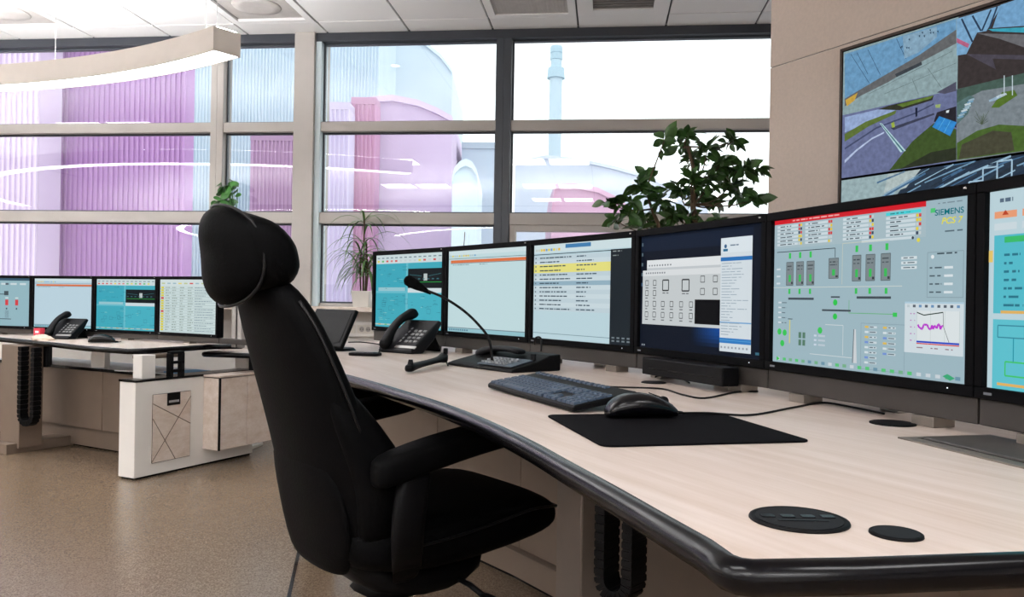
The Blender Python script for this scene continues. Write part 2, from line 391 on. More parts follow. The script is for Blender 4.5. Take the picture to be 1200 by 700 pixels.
def window(n, s0, s1, jl, jr, ml, label, sash=False, jm=None):
    e = empty('window_%d' % n, W((s0 + s1) / 2, 0, ZSILL), WROT, label, None, None, 'structure')
    def loc(s, z): return (s - (s0 + s1) / 2, z - ZSILL)
    def bx(name, a0, a1, z0, z1, ty0, ty1, m, bev=.003):
        p, q = loc(a0, z0), loc(a1, z1)
        return MB().box(((p[0] + q[0]) / 2, (ty0 + ty1) / 2, (p[1] + q[1]) / 2), (q[0] - p[0], ty1 - ty0, q[1] - p[1])).build(name, m, e, bevel=bev)
    if jl: bx('jamb', s0, s0 + jl, ZSILL - .012, ZTOP, -.07, .07, jm or ml)
    if jr: bx('jamb', s1 - jr, s1, ZSILL - .012, ZTOP, -.07, .07, ml)
    a0, a1 = s0 + jl, s1 - jr
    bx('head', a0, a1, ZTOP, ZTOP + .03, -.019, .07, M['framed']); bx('bottom_rail', a0, a1, ZSILL - .012, ZSILL + .012, -.04, .06, M['frame'])
    bx('transom', a0, a1, ZT0, ZT1, -.06, .06, M['frame']); bx('transom', a0, a1, ZB0, ZB1, -.06, .06, M['frame'])
    g = .004
    for z0, z1 in ((ZSILL + .012, ZB0), (ZB1, ZT0), (ZT1, ZTOP)):
        b0, b1, c0, c1 = a0, a1, z0, z1
        if sash and z0 < 1.2:
            k = .045; c1 = z1 - k; b0 = a0 + k; c0 = z0 + k; b1 = a1 - k
            for q in ((a0, b0, z0, z1), (b1, a1, z0, z1), (b0, b1, c1, z1), (b0, b1, z0, c0)): bx('sash_frame', *q, -.05, .03, M['frame'])
        elif True:
            k = .012
            for q in ((a0, a0 + k, z0, z1), (a1 - k, a1, z0, z1), (a0 + k, a1 - k, z0, z0 + k), (a0 + k, a1 - k, z1 - k, z1)): bx('gasket', *q, -.012, .012, M['framed'], 0)
            b0 += k; b1 -= k; c0 += k; c1 -= k
        bx('pane', b0, b1, c0, c1, -.003, .003, M['glass'], 0)
window(1, -6.4, (sA0 + sA1) / 2, .07, (sA1 - sA0) / 2, M['frame'], 'wide left window with purple facade behind')
window(2, (sA0 + sA1) / 2, sC0, (sA1 - sA0) / 2, .012, M['frame'], 'narrow window left of the beige column')
window(3, sC1, (sB0 + sB1) / 2, sC2 - sC1, (sB1 - sB0) / 2, M['framed'], 'window right of the beige column', jm=mat('skylit_jamb', (206, 222, 228), .4, var=.02))  # left jamb: light from the sky put into its pale blue colour
window(4, (sB0 + sB1) / 2, 4.0, (sB1 - sB0) / 2, .07, M['framed'], 'wide right window with chimney behind', sash=True)
window(5, SL, -6.4, .07, .07, M['frame'], 'window beyond the left edge')
tag(wbox(MB(), 4.0, SR, .02, -.26, ZSILL - .03, ZCAS).build('wall_corner', M['plainwall']), 'wall piece at the end of the windows', None, None, 'structure')

# ---- beige partition wall on the right, two boards with a joint
WD = Vector((-520 / 950, 1, 0)).normalized(); WN = Vector((-WD.y, WD.x, 0))          # WD runs away from the camera, WN faces the room
pe = at(898, 357, 4.75); pe.z = 0
seam = at(899, 79.5, 4.75).z
wr = empty('wall_right', pe, 0, 'beige partition wall carrying the video wall', None, None, 'structure')
L_ = 4.6
def wallboard(z0, z1):
    a = Vector((0, 0, 0)); b = -WD * L_
    return MB().prism([a[:2], b[:2], (b - WN * .25)[:2], (a - WN * .25)[:2]], z0, z1).build('wall_board', M['wall'], wr, bevel=.003)
wallboard(0, seam - .002); wallboard(seam + .002, CEIL - .002)
a = Vector((0, 0, 0)) - WD * .01 - WN * .004; b = -WD * (L_ - .01) - WN * .004
MB().prism([a[:2], b[:2], (b - WN * .2)[:2], (a - WN * .2)[:2]], seam - .01, seam + .01).build('joint', M['ventd'], wr)

# ================================================================== OUTDOORS (glare and haze put into the pale building colours)
GZ = -6.0
tag(MB().box((0, 60, GZ - .5), (240, 105, 1)).build('ground_outside', mat('outdoor_ground', (150, 150, 152), .9, var=.1, scale=.5)), 'grey yard outside', None, None, 'structure')
def ribs(mb, x0, x1, y, z0, z1, pitch, dep):
    n = max(1, int((x1 - x0) / pitch)); pr = []
    for i in range(n):
        x = x0 + i * (x1 - x0) / n; w = (x1 - x0) / n
        pr += [(x, y), (x + w * .45, y), (x + w * .55, y - dep), (x + w * .9, y - dep)]
    pr += [(x1, y)]
    vs = [Vector((p[0], p[1], z)) for z in (z0, z1) for p in pr]; k = len(pr)
    mb.add(vs, [(i, i + 1, k + i + 1, k + i) for i in range(k - 1)])
def fac(name, label, dist, xl, xr, top, col, pitch=0, dep=.05, thick=6, bottom=None, cat='building', parts=()):
    x0 = at(xl, 350, dist).x; x1 = at(xr, 350, dist).x; z1 = at((xl + xr) / 2, top, dist).z
    e = empty(name, ((x0 + x1) / 2, dist, GZ), 0, label, cat)
    cx = (x0 + x1) / 2
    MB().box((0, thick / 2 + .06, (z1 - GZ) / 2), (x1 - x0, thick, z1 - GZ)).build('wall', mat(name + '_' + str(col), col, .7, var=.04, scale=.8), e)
    if pitch:
        mb = MB(); ribs(mb, x0 - cx, x1 - cx, 0.05, 0, z1 - GZ, pitch, dep); tag(mb.build('corrugated_cladding', MATS[name + '_' + str(col)], e), kind='stuff')
    MB().box((0, thick / 2, z1 - GZ + .1), (x1 - x0, thick, .2)).build('roof_edge', mat(name + '_roof_edge', tuple(int(v * .93) for v in col), .6, var=.05), e)
    return e, cx
def arch(name, label, dist, pts, col, thick=8, cat='building'):
    P3 = [at(x, y, dist) for x, y in pts]
    cx = sum(p.x for p in P3) / len(P3); e = empty(name, (cx, dist, GZ), 0, label, cat)
    loc = [Vector((p.x - cx, 0, p.z - GZ)) for p in P3]
    poly = [Vector((loc[0].x, 0, 0))] + loc + [Vector((loc[-1].x, 0, 0))]
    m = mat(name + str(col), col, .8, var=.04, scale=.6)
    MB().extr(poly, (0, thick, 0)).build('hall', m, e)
    rm = MB(); top = [p + Vector((0, -.12, 0)) for p in loc]
    for i in range(len(top) - 1):
        a_, b_ = top[i], top[i + 1]; up = Vector((0, 0, .18)); rm.extr([a_, b_, b_ + up, a_ + up], (0, thick + .2, 0))
    rm.build('roof', mat('roof_pale' + str(col), tuple(min(255, c + 8) for c in col), .7, var=.03, scale=.6), e)
    return e
fac('purple_building', 'purple corrugated building outside the left window', 16, 22, 213, -260, (172, 126, 182), pitch=.1, dep=.045, thick=.4)
fac('whitened_facade', 'pale lilac corrugated facade at the left edge, whitish window reflection put into its colour', 15, -420, 40, -260, (214, 196, 220), pitch=.1, dep=.045, thick=.75)  # a white reflection in the glass is put into this facade's colour
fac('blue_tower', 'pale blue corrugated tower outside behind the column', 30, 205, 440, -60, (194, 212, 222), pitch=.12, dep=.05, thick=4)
fac('pink_annex', 'deep pink ribbed annex outside right of the column', 22.9, 407.5, 437, 122, (198, 148, 180), pitch=.11, dep=.05, thick=.7)
fac('pink_block', 'pink block outside between column and blue tower', 24.5, 290, 366, 165, (188, 152, 186), pitch=.11, dep=.05, thick=4)
fac('lilac_pier', 'lilac pier outside beside the deep pink annex', 22, 380, 406, 128, (214, 204, 228), pitch=.11, dep=.05, thick=.7)
arch('lilac_hall', 'lilac arched hall outside the middle window', 24, [(376, 150), (400, 131), (430, 122), (460, 119), (490, 125), (512, 134), (530, 144)], (206, 186, 214), 5)
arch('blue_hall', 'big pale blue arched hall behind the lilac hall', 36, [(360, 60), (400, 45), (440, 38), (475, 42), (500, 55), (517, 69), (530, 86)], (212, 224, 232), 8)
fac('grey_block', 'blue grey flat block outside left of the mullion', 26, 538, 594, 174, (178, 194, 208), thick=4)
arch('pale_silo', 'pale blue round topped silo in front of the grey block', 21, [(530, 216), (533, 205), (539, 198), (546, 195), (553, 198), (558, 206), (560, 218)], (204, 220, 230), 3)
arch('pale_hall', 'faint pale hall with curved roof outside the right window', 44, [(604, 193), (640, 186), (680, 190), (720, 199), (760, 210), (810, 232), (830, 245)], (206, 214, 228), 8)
arch('pink_dome', 'pink domed building outside the right window', 30, [(646, 250), (650, 222), (672, 221), (700, 226), (725, 238), (745, 256), (760, 280)], (210, 166, 192), 5)
ch = empty('chimney', (at(648, 300, 70).x, 70, GZ), 0, 'tall pale chimney stack outside the right window', 'chimney')
z = lambda y: at(648, y, 70).z - GZ
px = 70 / 950
MB().cyl((0, 0, 0), 7.5 * px, z(92), 28).build('stack', mat('chimney_pale', (188, 206, 217), .8, var=.04, scale=1), ch, smooth=False)
MB().cyl((0, 0, z(92)), 10.5 * px, z(80) - z(92), 28, 9.5 * px).build('collar', mat('chimney_collar', (172, 196, 208), .8, var=.04, scale=1), ch)
MB().cyl((0, 0, z(80)), 6.5 * px, z(54) - z(80), 28).build('flue', mat('chimney_flue', (180, 202, 213), .8, var=.04, scale=1), ch)
for q in (62, 70): MB().cyl((0, 0, z(q)), 7.2 * px, .5, 28).build('ring', MATS['chimney_collar'], ch)

# ================================================================== PENDANT LAMP
PC = Vector((-3.94, .79)); PR = 4.0; PW = .15; PH = .118; PZ = CAM_Z + 1.19
a0, a1, N_ = R(52), R(165), 72
lp = empty('pendant_lamp', (PC.x, PC.y, PZ), 0, 'long curved white pendant lamp with glowing underside', 'pendant lamp')
def sweep_arc(prof):
    rings = []
    for i in range(N_ + 1):
        t = a0 + (a1 - a0) * i / N_
        rings.append([Vector(((PR + q[0]) * math.cos(t), (PR + q[0]) * math.sin(t), q[1])) for q in prof])
    return MB().loft(rings)
sweep_arc([(0, 0), (0, PH), (PW, PH), (PW, 0), (PW - .008, 0), (PW - .008, .02), (.008, .02), (.008, 0)]).build('housing', M['pend'], lp)
sweep_arc([(.009, .003), (.009, .012), (PW - .009, .012), (PW - .009, .003)]).build('diffuser', M['light'], lp)
sweep_arc([(.02, PH - .001), (.02, PH + .004), (PW - .02, PH + .004), (PW - .02, PH - .001)]).build('top_diffuser', mat('uplight_diffuser', (252, 251, 252), .5, emit=58), lp)
def rad(t, q): return Vector(((PR + q) * math.cos(t), (PR + q) * math.sin(t), 0))
c0 = rad(a0, 0); c1 = rad(a0, PW); tg = Vector((math.sin(a0), -math.cos(a0), 0)) * .006
MB().prism([c0[:2], c1[:2], (c1 + tg)[:2], (c0 + tg)[:2]], 0, PH).build('end_cap', M['pend'], lp)
for dg in (1.2, 2.6, 19.5, 35, 50, 66, 82, 98):
    p = rad(a0 + R(dg), PW / 2)
    MB().tube([p + Vector((0, 0, PH)), p + Vector((0, 0, CEIL - PZ))], .0016, 6).build('suspension_wire', M['silver'], lp)

# two more of these lamps hang over the room behind the viewer
for (cx_, cy_, rot, lab) in ((-1.0, -5.6, 0, 'curved white pendant lamp at the back of the room, seen only mirrored in the windows'), (-4.6, -4.0, R(25), 'curved white pendant lamp over the left of the room, seen only mirrored in the windows')):
    l2 = copy_tree(lp); l2.location = (cx_, cy_, PZ); l2.rotation_euler = (0, 0, R(-18) + rot); tag(l2, lab, 'pendant lamp')

# ================================================================== DISPLAY IMAGES
_tc = {}
def text_mesh(s):
    if s in _tc: return _tc[s]
    cu = bpy.data.curves.new('t', 'FONT'); cu.body = s; cu.size = 1; cu.offset = .015
    ob = bpy.data.objects.new('t', cu); COL.objects.link(ob)
    dg = bpy.context.evaluated_depsgraph_get(); me = ob.evaluated_get(dg).to_mesh()
    r = ([tuple(v.co) for v in me.vertices], [tuple(p.vertices) for p in me.polygons])
    bpy.data.objects.remove(ob); bpy.data.curves.remove(cu); _tc[s] = r
    return r
class Canvas:
    """flat picture on a display: u right 0..1, v down 0..1; x local right, z local up, picture faces -y"""
    def __init__(s, w, h): s.w, s.h = w, h; s.v = []; s.f = []; s.c = []; s.uv = None
    def poly(s, pts, col, layer=1):
        o = len(s.v); s.v += [((u - .5) * s.w, -layer * .00025, (1 - v) * s.h) for u, v in pts]
        s.f.append(tuple(range(o, o + len(pts)))); s.c.append(lin(col)); return s
    def rect(s, u0, v0, u1, v1, col, layer=1): return s.poly([(u0, v0), (u0, v1), (u1, v1), (u1, v0)], col, layer)
    def line(s, a, b, wd, col, layer=3):
        ax, ay = a[0] * s.w, a[1] * s.h; bx, by = b[0] * s.w, b[1] * s.h
        d = math.hypot(bx - ax, by - ay) or 1; nx, ny = -(by - ay) / d * wd * s.h / 2, (bx - ax) / d * wd * s.h / 2
        return s.poly([((ax + nx) / s.w, (ay + ny) / s.h), ((bx + nx) / s.w, (by + ny) / s.h), ((bx - nx) / s.w, (by - ny) / s.h), ((ax - nx) / s.w, (ay - ny) / s.h)], col, layer)
    def frame(s, u0, v0, u1, v1, wd, col, layer=3):
        s.line((u0, v0), (u1, v0), wd, col, layer); s.line((u0, v1), (u1, v1), wd, col, layer)
        s.line((u0, v0), (u0, v1), wd, col, layer); s.line((u1, v0), (u1, v1), wd, col, layer)
    def disc(s, u, v, r, col, layer=4, n=14):
        k = s.h / s.w
        return s.poly([(u + r * k * math.cos(2 * PI * i / n), v + r * math.sin(2 * PI * i / n)) for i in range(n)], col, layer)
    def dashes(s, u0, v0, u1, h, col, layer=4, lo=.008, hi=.04):
        u = u0
        while u < u1:
            l = min(random.uniform(lo, hi), u1 - u); s.rect(u, v0, u + l, v0 + h, col, layer); u += l + random.uniform(.004, .012)
    def text(s, st, u, v, size, col, layer=5, shear=0, bold=1.0):
        vs, fs = text_mesh(st); o = len(s.v)
        for x, y, z in vs: s.v.append(((u - .5) * s.w + (x * bold + shear * y) * size * s.h, -layer * .00025, (1 - v) * s.h + y * size * s.h))
        for f in fs: s.f.append(tuple(i + o for i in f)); s.c.append(lin(col))
    def build(s, name, parent, m, y=0, z=0):
        me = bpy.data.meshes.new(name); me.from_pydata(s.v, [], s.f)
        ca = me.color_attributes.new('Col', 'FLOAT_COLOR', 'CORNER'); i = 0
        for p, c in zip(me.polygons, s.c):
            for _ in p.vertices: ca.data[i].color = (*c, 1); i += 1
        bm = bmesh.new(); bm.from_mesh(me)
        for f in bm.faces:
            f.normal_update()
            if f.normal.y > 0: f.normal_flip()
        bm.to_mesh(me); bm.free()
        me.materials.append(m); o = bpy.data.objects.new(name, me); COL.objects.link(o); o.parent = parent; o.location = (0, y, z)
        return o

def img_cyan(c, seed=1):
    random.seed(seed)
    c.rect(0, 0, 1, 1, (104, 190, 206), 0); c.rect(0, 0, 1, .12, (206, 222, 224))
    for i in range(14):
        u = .02 + i * .07; c.rect(u, .035, u + .04, .05, (120, 140, 150), 2)
        c.rect(u, .075, u + .035, .10, random.choice([(214, 90, 90), (232, 214, 90), (220, 130, 130), (200, 210, 214), (110, 190, 120)]), 2)
    c.rect(0, .125, .47, .5, (62, 170, 190)); c.rect(0, .53, .47, 1, (66, 172, 190)); c.rect(.5, .53, 1, 1, (72, 178, 196)); c.rect(.5, .125, 1, .2, (66, 172, 190))
    for k in range(70):
        u = random.uniform(.02, .95); v = random.choice([random.uniform(.15, .48), random.uniform(.56, .95)])
        if u > .46 and v < .5: continue
        c.dashes(u, v, u + random.uniform(.02, .08), .006, random.choice([(36, 104, 124), (30, 90, 110), (160, 210, 200), (40, 120, 130)]), 3, .004, .02)
    for k in range(10):
        u = random.uniform(.05, .85); v = random.uniform(.58, .88); c.frame(u, v, u + .05, v + .06, .004, (40, 110, 130), 3)
    c.rect(.5, .2, 1, .46, (20, 26, 30), 2); c.line((.52, .38), (.98, .38), .006, (40, 190, 70), 4); c.rect(.73, .27, .78, .36, (190, 200, 200), 4)
    c.line((.53, .28), (.7, .3), .004, (70, 140, 150), 4); c.line((.8, .3), (.97, .27), .004, (70, 140, 150), 4)
    for i in range(7): c.rect(.52 + i * .065, .33, .55 + i * .065, .345, (60, 110, 120), 4)
    c.rect(.5, .46, 1, .52, (208, 222, 226), 2); c.rect(.04, .45, .46, .5, (150, 200, 210), 2)
    c.rect(0, .955, 1, .975, (176, 200, 190), 3)
    for i in range(9): c.rect(.05 + i * .1, .958, .09 + i * .1, .972, random.choice([(214, 170, 90), (90, 190, 110), (90, 150, 190)]), 4)
def img_pale(c, col=(196, 222, 226)):
    c.rect(0, 0, 1, 1, col, 0); c.rect(0, 0, 1, .05, (210, 228, 232))
    for i in range(12): c.rect(.02 + i * .03, .055, .04 + i * .03, .075, random.choice([(230, 214, 80), (120, 170, 210), (180, 200, 205), (220, 180, 80)]), 2)
    c.rect(0, .095, 1, .1, (60, 80, 90), 2); c.rect(.03, .115, .985, .15, (224, 118, 72), 2); c.rect(.03, .152, .985, .158, (90, 100, 100), 2)
    c.dashes(.06, .17, .28, .008, (110, 130, 135), 2); c.dashes(.42, .17, .52, .008, (110, 130, 135), 2)
    c.rect(.0, .945, 1, .955, (120, 140, 150), 2); c.rect(0, .955, 1, 1, (150, 196, 206), 2)
    for i in range(9): c.rect(.02 + i * .03, .965, .04 + i * .03, .985, (90, 130, 150), 3)
def img_mail(c):
    random.seed(5)
    c.rect(0, 0, 1, 1, (190, 216, 224), 0); c.rect(0, 0, 1, .085, (208, 226, 230))
    for i in range(10): c.rect(.02 + i * .028, .045, .042 + i * .028, .07, random.choice([(232, 210, 70), (120, 160, 200), (200, 208, 200), (236, 190, 60)]), 2)
    c.rect(.35, .01, .61, .05, (70, 130, 180), 2); c.rect(0, .1, .805, .108, (50, 64, 74), 2)
    for i in range(13):
        v = .12 + i * .045
        col = {2: (232, 226, 130), 3: (232, 226, 130), 6: (150, 180, 196)}.get(i, (204, 220, 226) if i % 2 else (194, 212, 220))
        c.rect(0, v, .805, v + .045, col, 1)
        c.rect(.015, v + .014, .03, v + .03, (110, 126, 136), 2)
        c.dashes(.07, v + .016, random.uniform(.25, .44), .012, (60, 80, 92), 3, .012, .06); c.dashes(.47, v + .016, random.uniform(.54, .68), .012, (70, 90, 104), 3, .012, .05)
    c.rect(.8, .095, 1, 1, (30, 38, 44), 3); c.dashes(.82, .11, .9, .01, (150, 160, 160), 4); c.dashes(.82, .15, .87, .01, (130, 140, 140), 4)
    for i in range(4):
        for j in range(2): c.rect(.82 + i * .045, .93 + j * .03, .845 + i * .045, .945 + j * .03, (120, 132, 138), 4)
    c.rect(0, .94, .8, .946, (120, 146, 156), 2)
def img_desktop(c):
    random.seed(9)
    c.rect(0, 0, 1, 1, (12, 20, 34), 0)
    # wallpaper light beam, fine steps
    n = 26
    for i in range(n):
        t = i / n
        for j in range(10):
            q = j / 10; u0 = .33 + .47 * t; v0 = .7 + .03 * j
            k = max(0, 1 - ((u0 - .8) / .34) ** 2) * max(0, 1 - ((v0 - .78) / .16) ** 2)
            if k > .02: c.rect(u0, v0, u0 + .47 / n, v0 + .03, (int(12 + 10 * k), int(20 + 62 * k), int(34 + 132 * k)), 1)
    c.rect(0, .02, .93, .14, (18, 30, 50), 1)
    c.rect(.06, .22, .7, .29, (226, 230, 232), 2); c.rect(.06, .29, .7, .31, (196, 202, 206), 2)
    c.rect(.02, .31, .7, .36, (220, 224, 226), 2); c.rect(.02, .36, .7, .79, (200, 206, 208), 2)
    for i in range(9): c.rect(.08 + i * .025, .262, .09 + i * .025, .275, (90, 96, 104), 3); c.rect(.05 + i * .022, .328, .06 + i * .022, .342, (110, 116, 124), 3)
    def icon(u, v, w, h, t=.006, lab=True):
        c.frame(u, v, u + w, v + h, t, (60, 62, 64), 4)
        if lab: c.dashes(u, v + h + .018, u + w, .008, (90, 94, 98), 4, .02, .04)
    for i, (u, vs) in enumerate(((.05, (.4, .49, .585, .68)), (.125, (.4, .49, .585, .68)), (.205, (.585, .68)), (.285, (.585, .68)), (.37, (.585, .68)), (.455, (.585, .68)))):
        for v in vs: icon(u, v, .028, .045)
    for u in (.545, .645):
        for v in (.375, .475): icon(u, v, .032, .05, lab=False)
    icon(.215, .40, .055, .09, .012); icon(.39, .40, .06, .095, .012)
    c.rect(.5, .565, .7, .765, (8, 8, 10), 4)
    c.rect(.7, .085, .925, .965, (214, 224, 230), 3); c.rect(.7, .085, .925, .2, (222, 232, 238), 4)
    c.disc(.735, .15, .016, (60, 100, 140), 5); c.rect(.718, .17, .752, .19, (40, 110, 150), 5); c.dashes(.77, .14, .83, .01, (110, 130, 150), 5)
    c.rect(.7, .235, .925, .265, (44, 116, 186), 4); c.rect(.7, .735, .925, .745, (120, 170, 214), 4); c.rect(.7, .86, .925, .9, (50, 126, 196), 4); c.rect(.7, .875, .925, .88, (90, 160, 220), 5)
    for i in range(26):
        c.dashes(.71, .28 + i * .022, .71 + random.uniform(.06, .2), .006, (160, 176, 188), 5, .02, .08)
    for i in range(8): c.rect(.71 + i * .026, .925, .722 + i * .026, .94, (150, 160, 170), 5)
    for i in range(5): c.rect(.006, .06 + i * .09, .02, .09 + i * .09, random.choice([(90, 110, 120), (140, 150, 150), (60, 90, 120)]), 2)
    for i in range(2): c.rect(.02 + i * .02, .97, .03 + i * .02, .985, (170, 180, 190), 2)
    c.rect(.955, .95, .985, .97, (60, 110, 130), 2)
def img_process(c):
    """process control overview"""
    random.seed(3)
    G = c.uvp
    c.rect(0, 0, 1, 1, (160, 186, 196), 0)
    c.rect(0, 0, .82, .03, (214, 32, 44), 2); c.dashes(.12, .008, .4, .01, (240, 170, 170), 3)
    c.rect(.0, .035, .82, .20, (168, 190, 198), 1)
    for b, u0 in enumerate((.02, .2, .42, .64)):
        for i in range(6):
            v = .04 + i * .025
            c.rect(u0, v, u0 + .135, v + .017, (206, 220, 226), 2); c.dashes(u0 + .02, v + .005, u0 + random.uniform(.06, .12), .007, (70, 86, 96), 3)
            for q in range(2):
                c.rect(u0 + .138 + q * .012, v, u0 + .148 + q * .012, v + .018, random.choice([(226, 60, 60), (232, 210, 60), (232, 210, 60), (214, 60, 60), (200, 210, 212), (60, 70, 90)]), 2)
    c.rect(.64, .04, .8, .058, (70, 214, 222), 3); c.rect(.52, .19, .77, .205, (206, 220, 226), 2)
    c.text('SIEMENS', .858, .088, .046, (0, 112, 124), 5, 0, 1.1); c.text('PCS 7', .885, .138, .048, (232, 224, 60), 5, .25, 1.12)
    c.rect(.84, .045, .86, .07, (80, 200, 120), 4); c.dashes(.9, .175, .97, .008, (90, 110, 120), 3); c.dashes(.87, .02, .97, .006, (120, 140, 150), 3)
    def tank(u, v, w=.045, h=.16):
        c.rect(u, v, u + w, v + h, (126, 138, 142), 3); c.frame(u, v, u + w, v + h, .004, (86, 98, 102), 4)
        c.rect(u + w * .35, v + h * .55, u + w * .65, v + h * .85, (60, 190, 90), 4); c.dashes(u + .006, v + h * .15, u + w - .006, .008, (70, 80, 86), 5); c.dashes(u + .006, v + h * .3, u + w - .008, .006, (70, 80, 86), 5)
        c.rect(u + w * .72, v + h * .85, u + w * .95, v + h * .95, (60, 66, 70), 5)
    for u in (.085, .15, .215): tank(u, .30)
    tank(.345, .29, .055, .13)
    for u in (.475, .545, .62): tank(u, .28)
    for u in (.10, .165, .23, .49, .56, .64): 
        c.rect(u, .235 if u < .4 else .22, u + .014, .275 if u < .4 else .26, (60, 196, 90), 4); c.rect(u, .485, u + .013, .52, (60, 196, 90), 4)
    c.line((.02, .225), (.38, .225), .005, (50, 62, 70), 4); c.line((.38, .225), (.38, .285), .005, (50, 62, 70), 4)
    c.line((.42, .2), (.66, .2), .004, (200, 206, 190), 3); c.line((.42, .2), (.42, .46), .004, (200, 206, 190), 3)
    c.line((.0, .475), (.72, .475), .004, (206, 216, 210), 3)
    c.rect(.10, .545, .26, .56, (70, 80, 88), 4); c.rect(.36, .535, .41, .545, (70, 80, 88), 4); c.rect(.50, .535, .67, .55, (70, 80, 88), 4); c.rect(.31, .62, .47, .632, (70, 80, 88), 4)
    for (u, v) in ((.385, .575), (.385, .665)): c.disc(u, v, .02, (50, 200, 80))
    for (u, v) in ((.045, .785), (.08, .79), (.065, .865), (.30, .76)): c.disc(u, v, .022, (60, 200, 90))
    c.rect(.11, .70, .115, .86, (226, 214, 90), 4); c.dashes(.1, .69, .13, .006, (80, 96, 100), 4)
    for i in range(2):
        for j in range(2): c.rect(.17 + i * .025, .78 + j * .05, .187 + i * .025, .82 + j * .05, (90, 128, 108), 4)
    for i in range(5):
        c.rect(.035, .575 + i * .035, .055, .585 + i * .035, (214, 224, 230), 4); c.dashes(.06, .578 + i * .035, .09, .006, (100, 116, 126), 4)
    for i in range(3):
        c.rect(.02, .34 + i * .05, .045, .352 + i * .05, (210, 222, 228), 4)
        c.rect(.265, .79 + i * .03, .28, .802 + i * .03, (206, 218, 232), 4); c.rect(.29, .79 + i * .03, .33, .802 + i * .03, (190, 204, 214), 4)
    c.line((.24, .92), (.48, .92), .004, (210, 220, 222), 3); c.line((.33, .72), (.43, .72), .004, (210, 220, 222), 3); c.line((.43, .72), (.43, .91), .004, (210, 220, 222), 3)
    c.poly([(.487, .74), (.499, .74), (.506, .95), (.482, .95)], (206, 212, 216), 4); c.poly([(.487, .74), (.491, .74), (.487, .95), (.482, .95)], (110, 120, 126), 5)
    c.line((.46, .64), (.69, .64), .004, (96, 180, 110), 3); c.rect(.68, .63, .70, .655, (60, 200, 90), 4); c.line((.46, .64), (.46, .56), .004, (96, 180, 110), 3)
    c.frame(.525, .70, .735, .98, .003, (136, 160, 172), 3)
    for i in range(8):
        for u in (.545, .635):
            if u > .6 and i > 5: continue
            c.rect(u, .715 + i * .031, u + .018, .728 + i * .031, random.choice([(120, 150, 214), (226, 190, 90), (214, 226, 230)]), 4); c.rect(u + .022, .715 + i * .031, u + .06, .728 + i * .031, (204, 218, 224), 4); c.dashes(u + .025, .718 + i * .031, u + .055, .006, (90, 106, 116), 5)
    for i in range(3): c.rect(.715, .305 + i * .028, .785, .322 + i * .028, (214, 226, 230), 4); c.dashes(.725, .31 + i * .028, .775, .006, (90, 106, 116), 5)
    c.frame(.83, .29, .975, .54, .003, (130, 152, 160), 3); c.dashes(.87, .295, .95, .008, (60, 76, 84), 4); c.disc(.852, .315, .011, (230, 236, 238), 5)
    for i in range(4):
        c.rect(.9, .37 + i * .045, .935, .383 + i * .045, (220, 230, 234), 4); c.dashes(.84, .372 + i * .045, .89, .008, (80, 96, 104), 4)
    # trend window
    c.rect(.735, .565, .98, .855, (210, 222, 228), 4); c.rect(.735, .565, .98, .575, (176, 206, 222), 5); c.rect(.79, .615, .965, .80, (222, 230, 232), 5)
    for i in range(9): c.rect(.745 + i * .026, .582, .757 + i * .026, .597, random.choice([(110, 150, 190), (90, 100, 110), (190, 204, 210)]), 5)
    for i in range(4): c.line((.79 + i * .0583, .615), (.79 + i * .0583, .80), .002, (186, 200, 196), 6)
    for i in range(5): c.dashes(.76, .63 + i * .038, .782, .006, (190, 130, 190), 6, .006, .01)
    pr = None
    for i in range(22):
        q = (.795 + i * .005, .705 + random.uniform(-.02, .016))
        if pr: c.line(pr, q, .012, (190, 60, 210), 7)
        pr = q
    c.line((.79, .625), (.82, .64), .006, (40, 60, 50), 7); c.line((.82, .64), (.9, .622), .006, (40, 60, 50), 7); c.line((.9, .622), (.902, .7), .003, (90, 100, 100), 7); c.line((.902, .7), (.925, .785), .003, (90, 100, 100), 7)
    c.rect(.79, .785, .965, .795, (40, 70, 200), 7); c.rect(.79, .797, .965, .803, (214, 60, 70), 7)
    for i in range(3): c.dashes(.79 + i * .06, .82, .82 + i * .06, .006, (150, 120, 130), 6)
    for i in range(24):
        u = .03 + i * .04
        c.rect(u, .965, u + .02, .985, random.choice([(120, 180, 140), (210, 222, 226), (90, 200, 120), (110, 150, 170), (204, 214, 220)]), 3)
    c.poly([(.03, .96), (.03, .99), (.05, .975)], (50, 200, 70), 5); c.poly([(.9, .97), (.92, .955), (.95, .975), (.93, .99)], (60, 170, 120), 5)
    c.disc(.765, .2, .009, (60, 70, 80), 4); c.disc(.79, .215, .012, (226, 216, 80), 4)
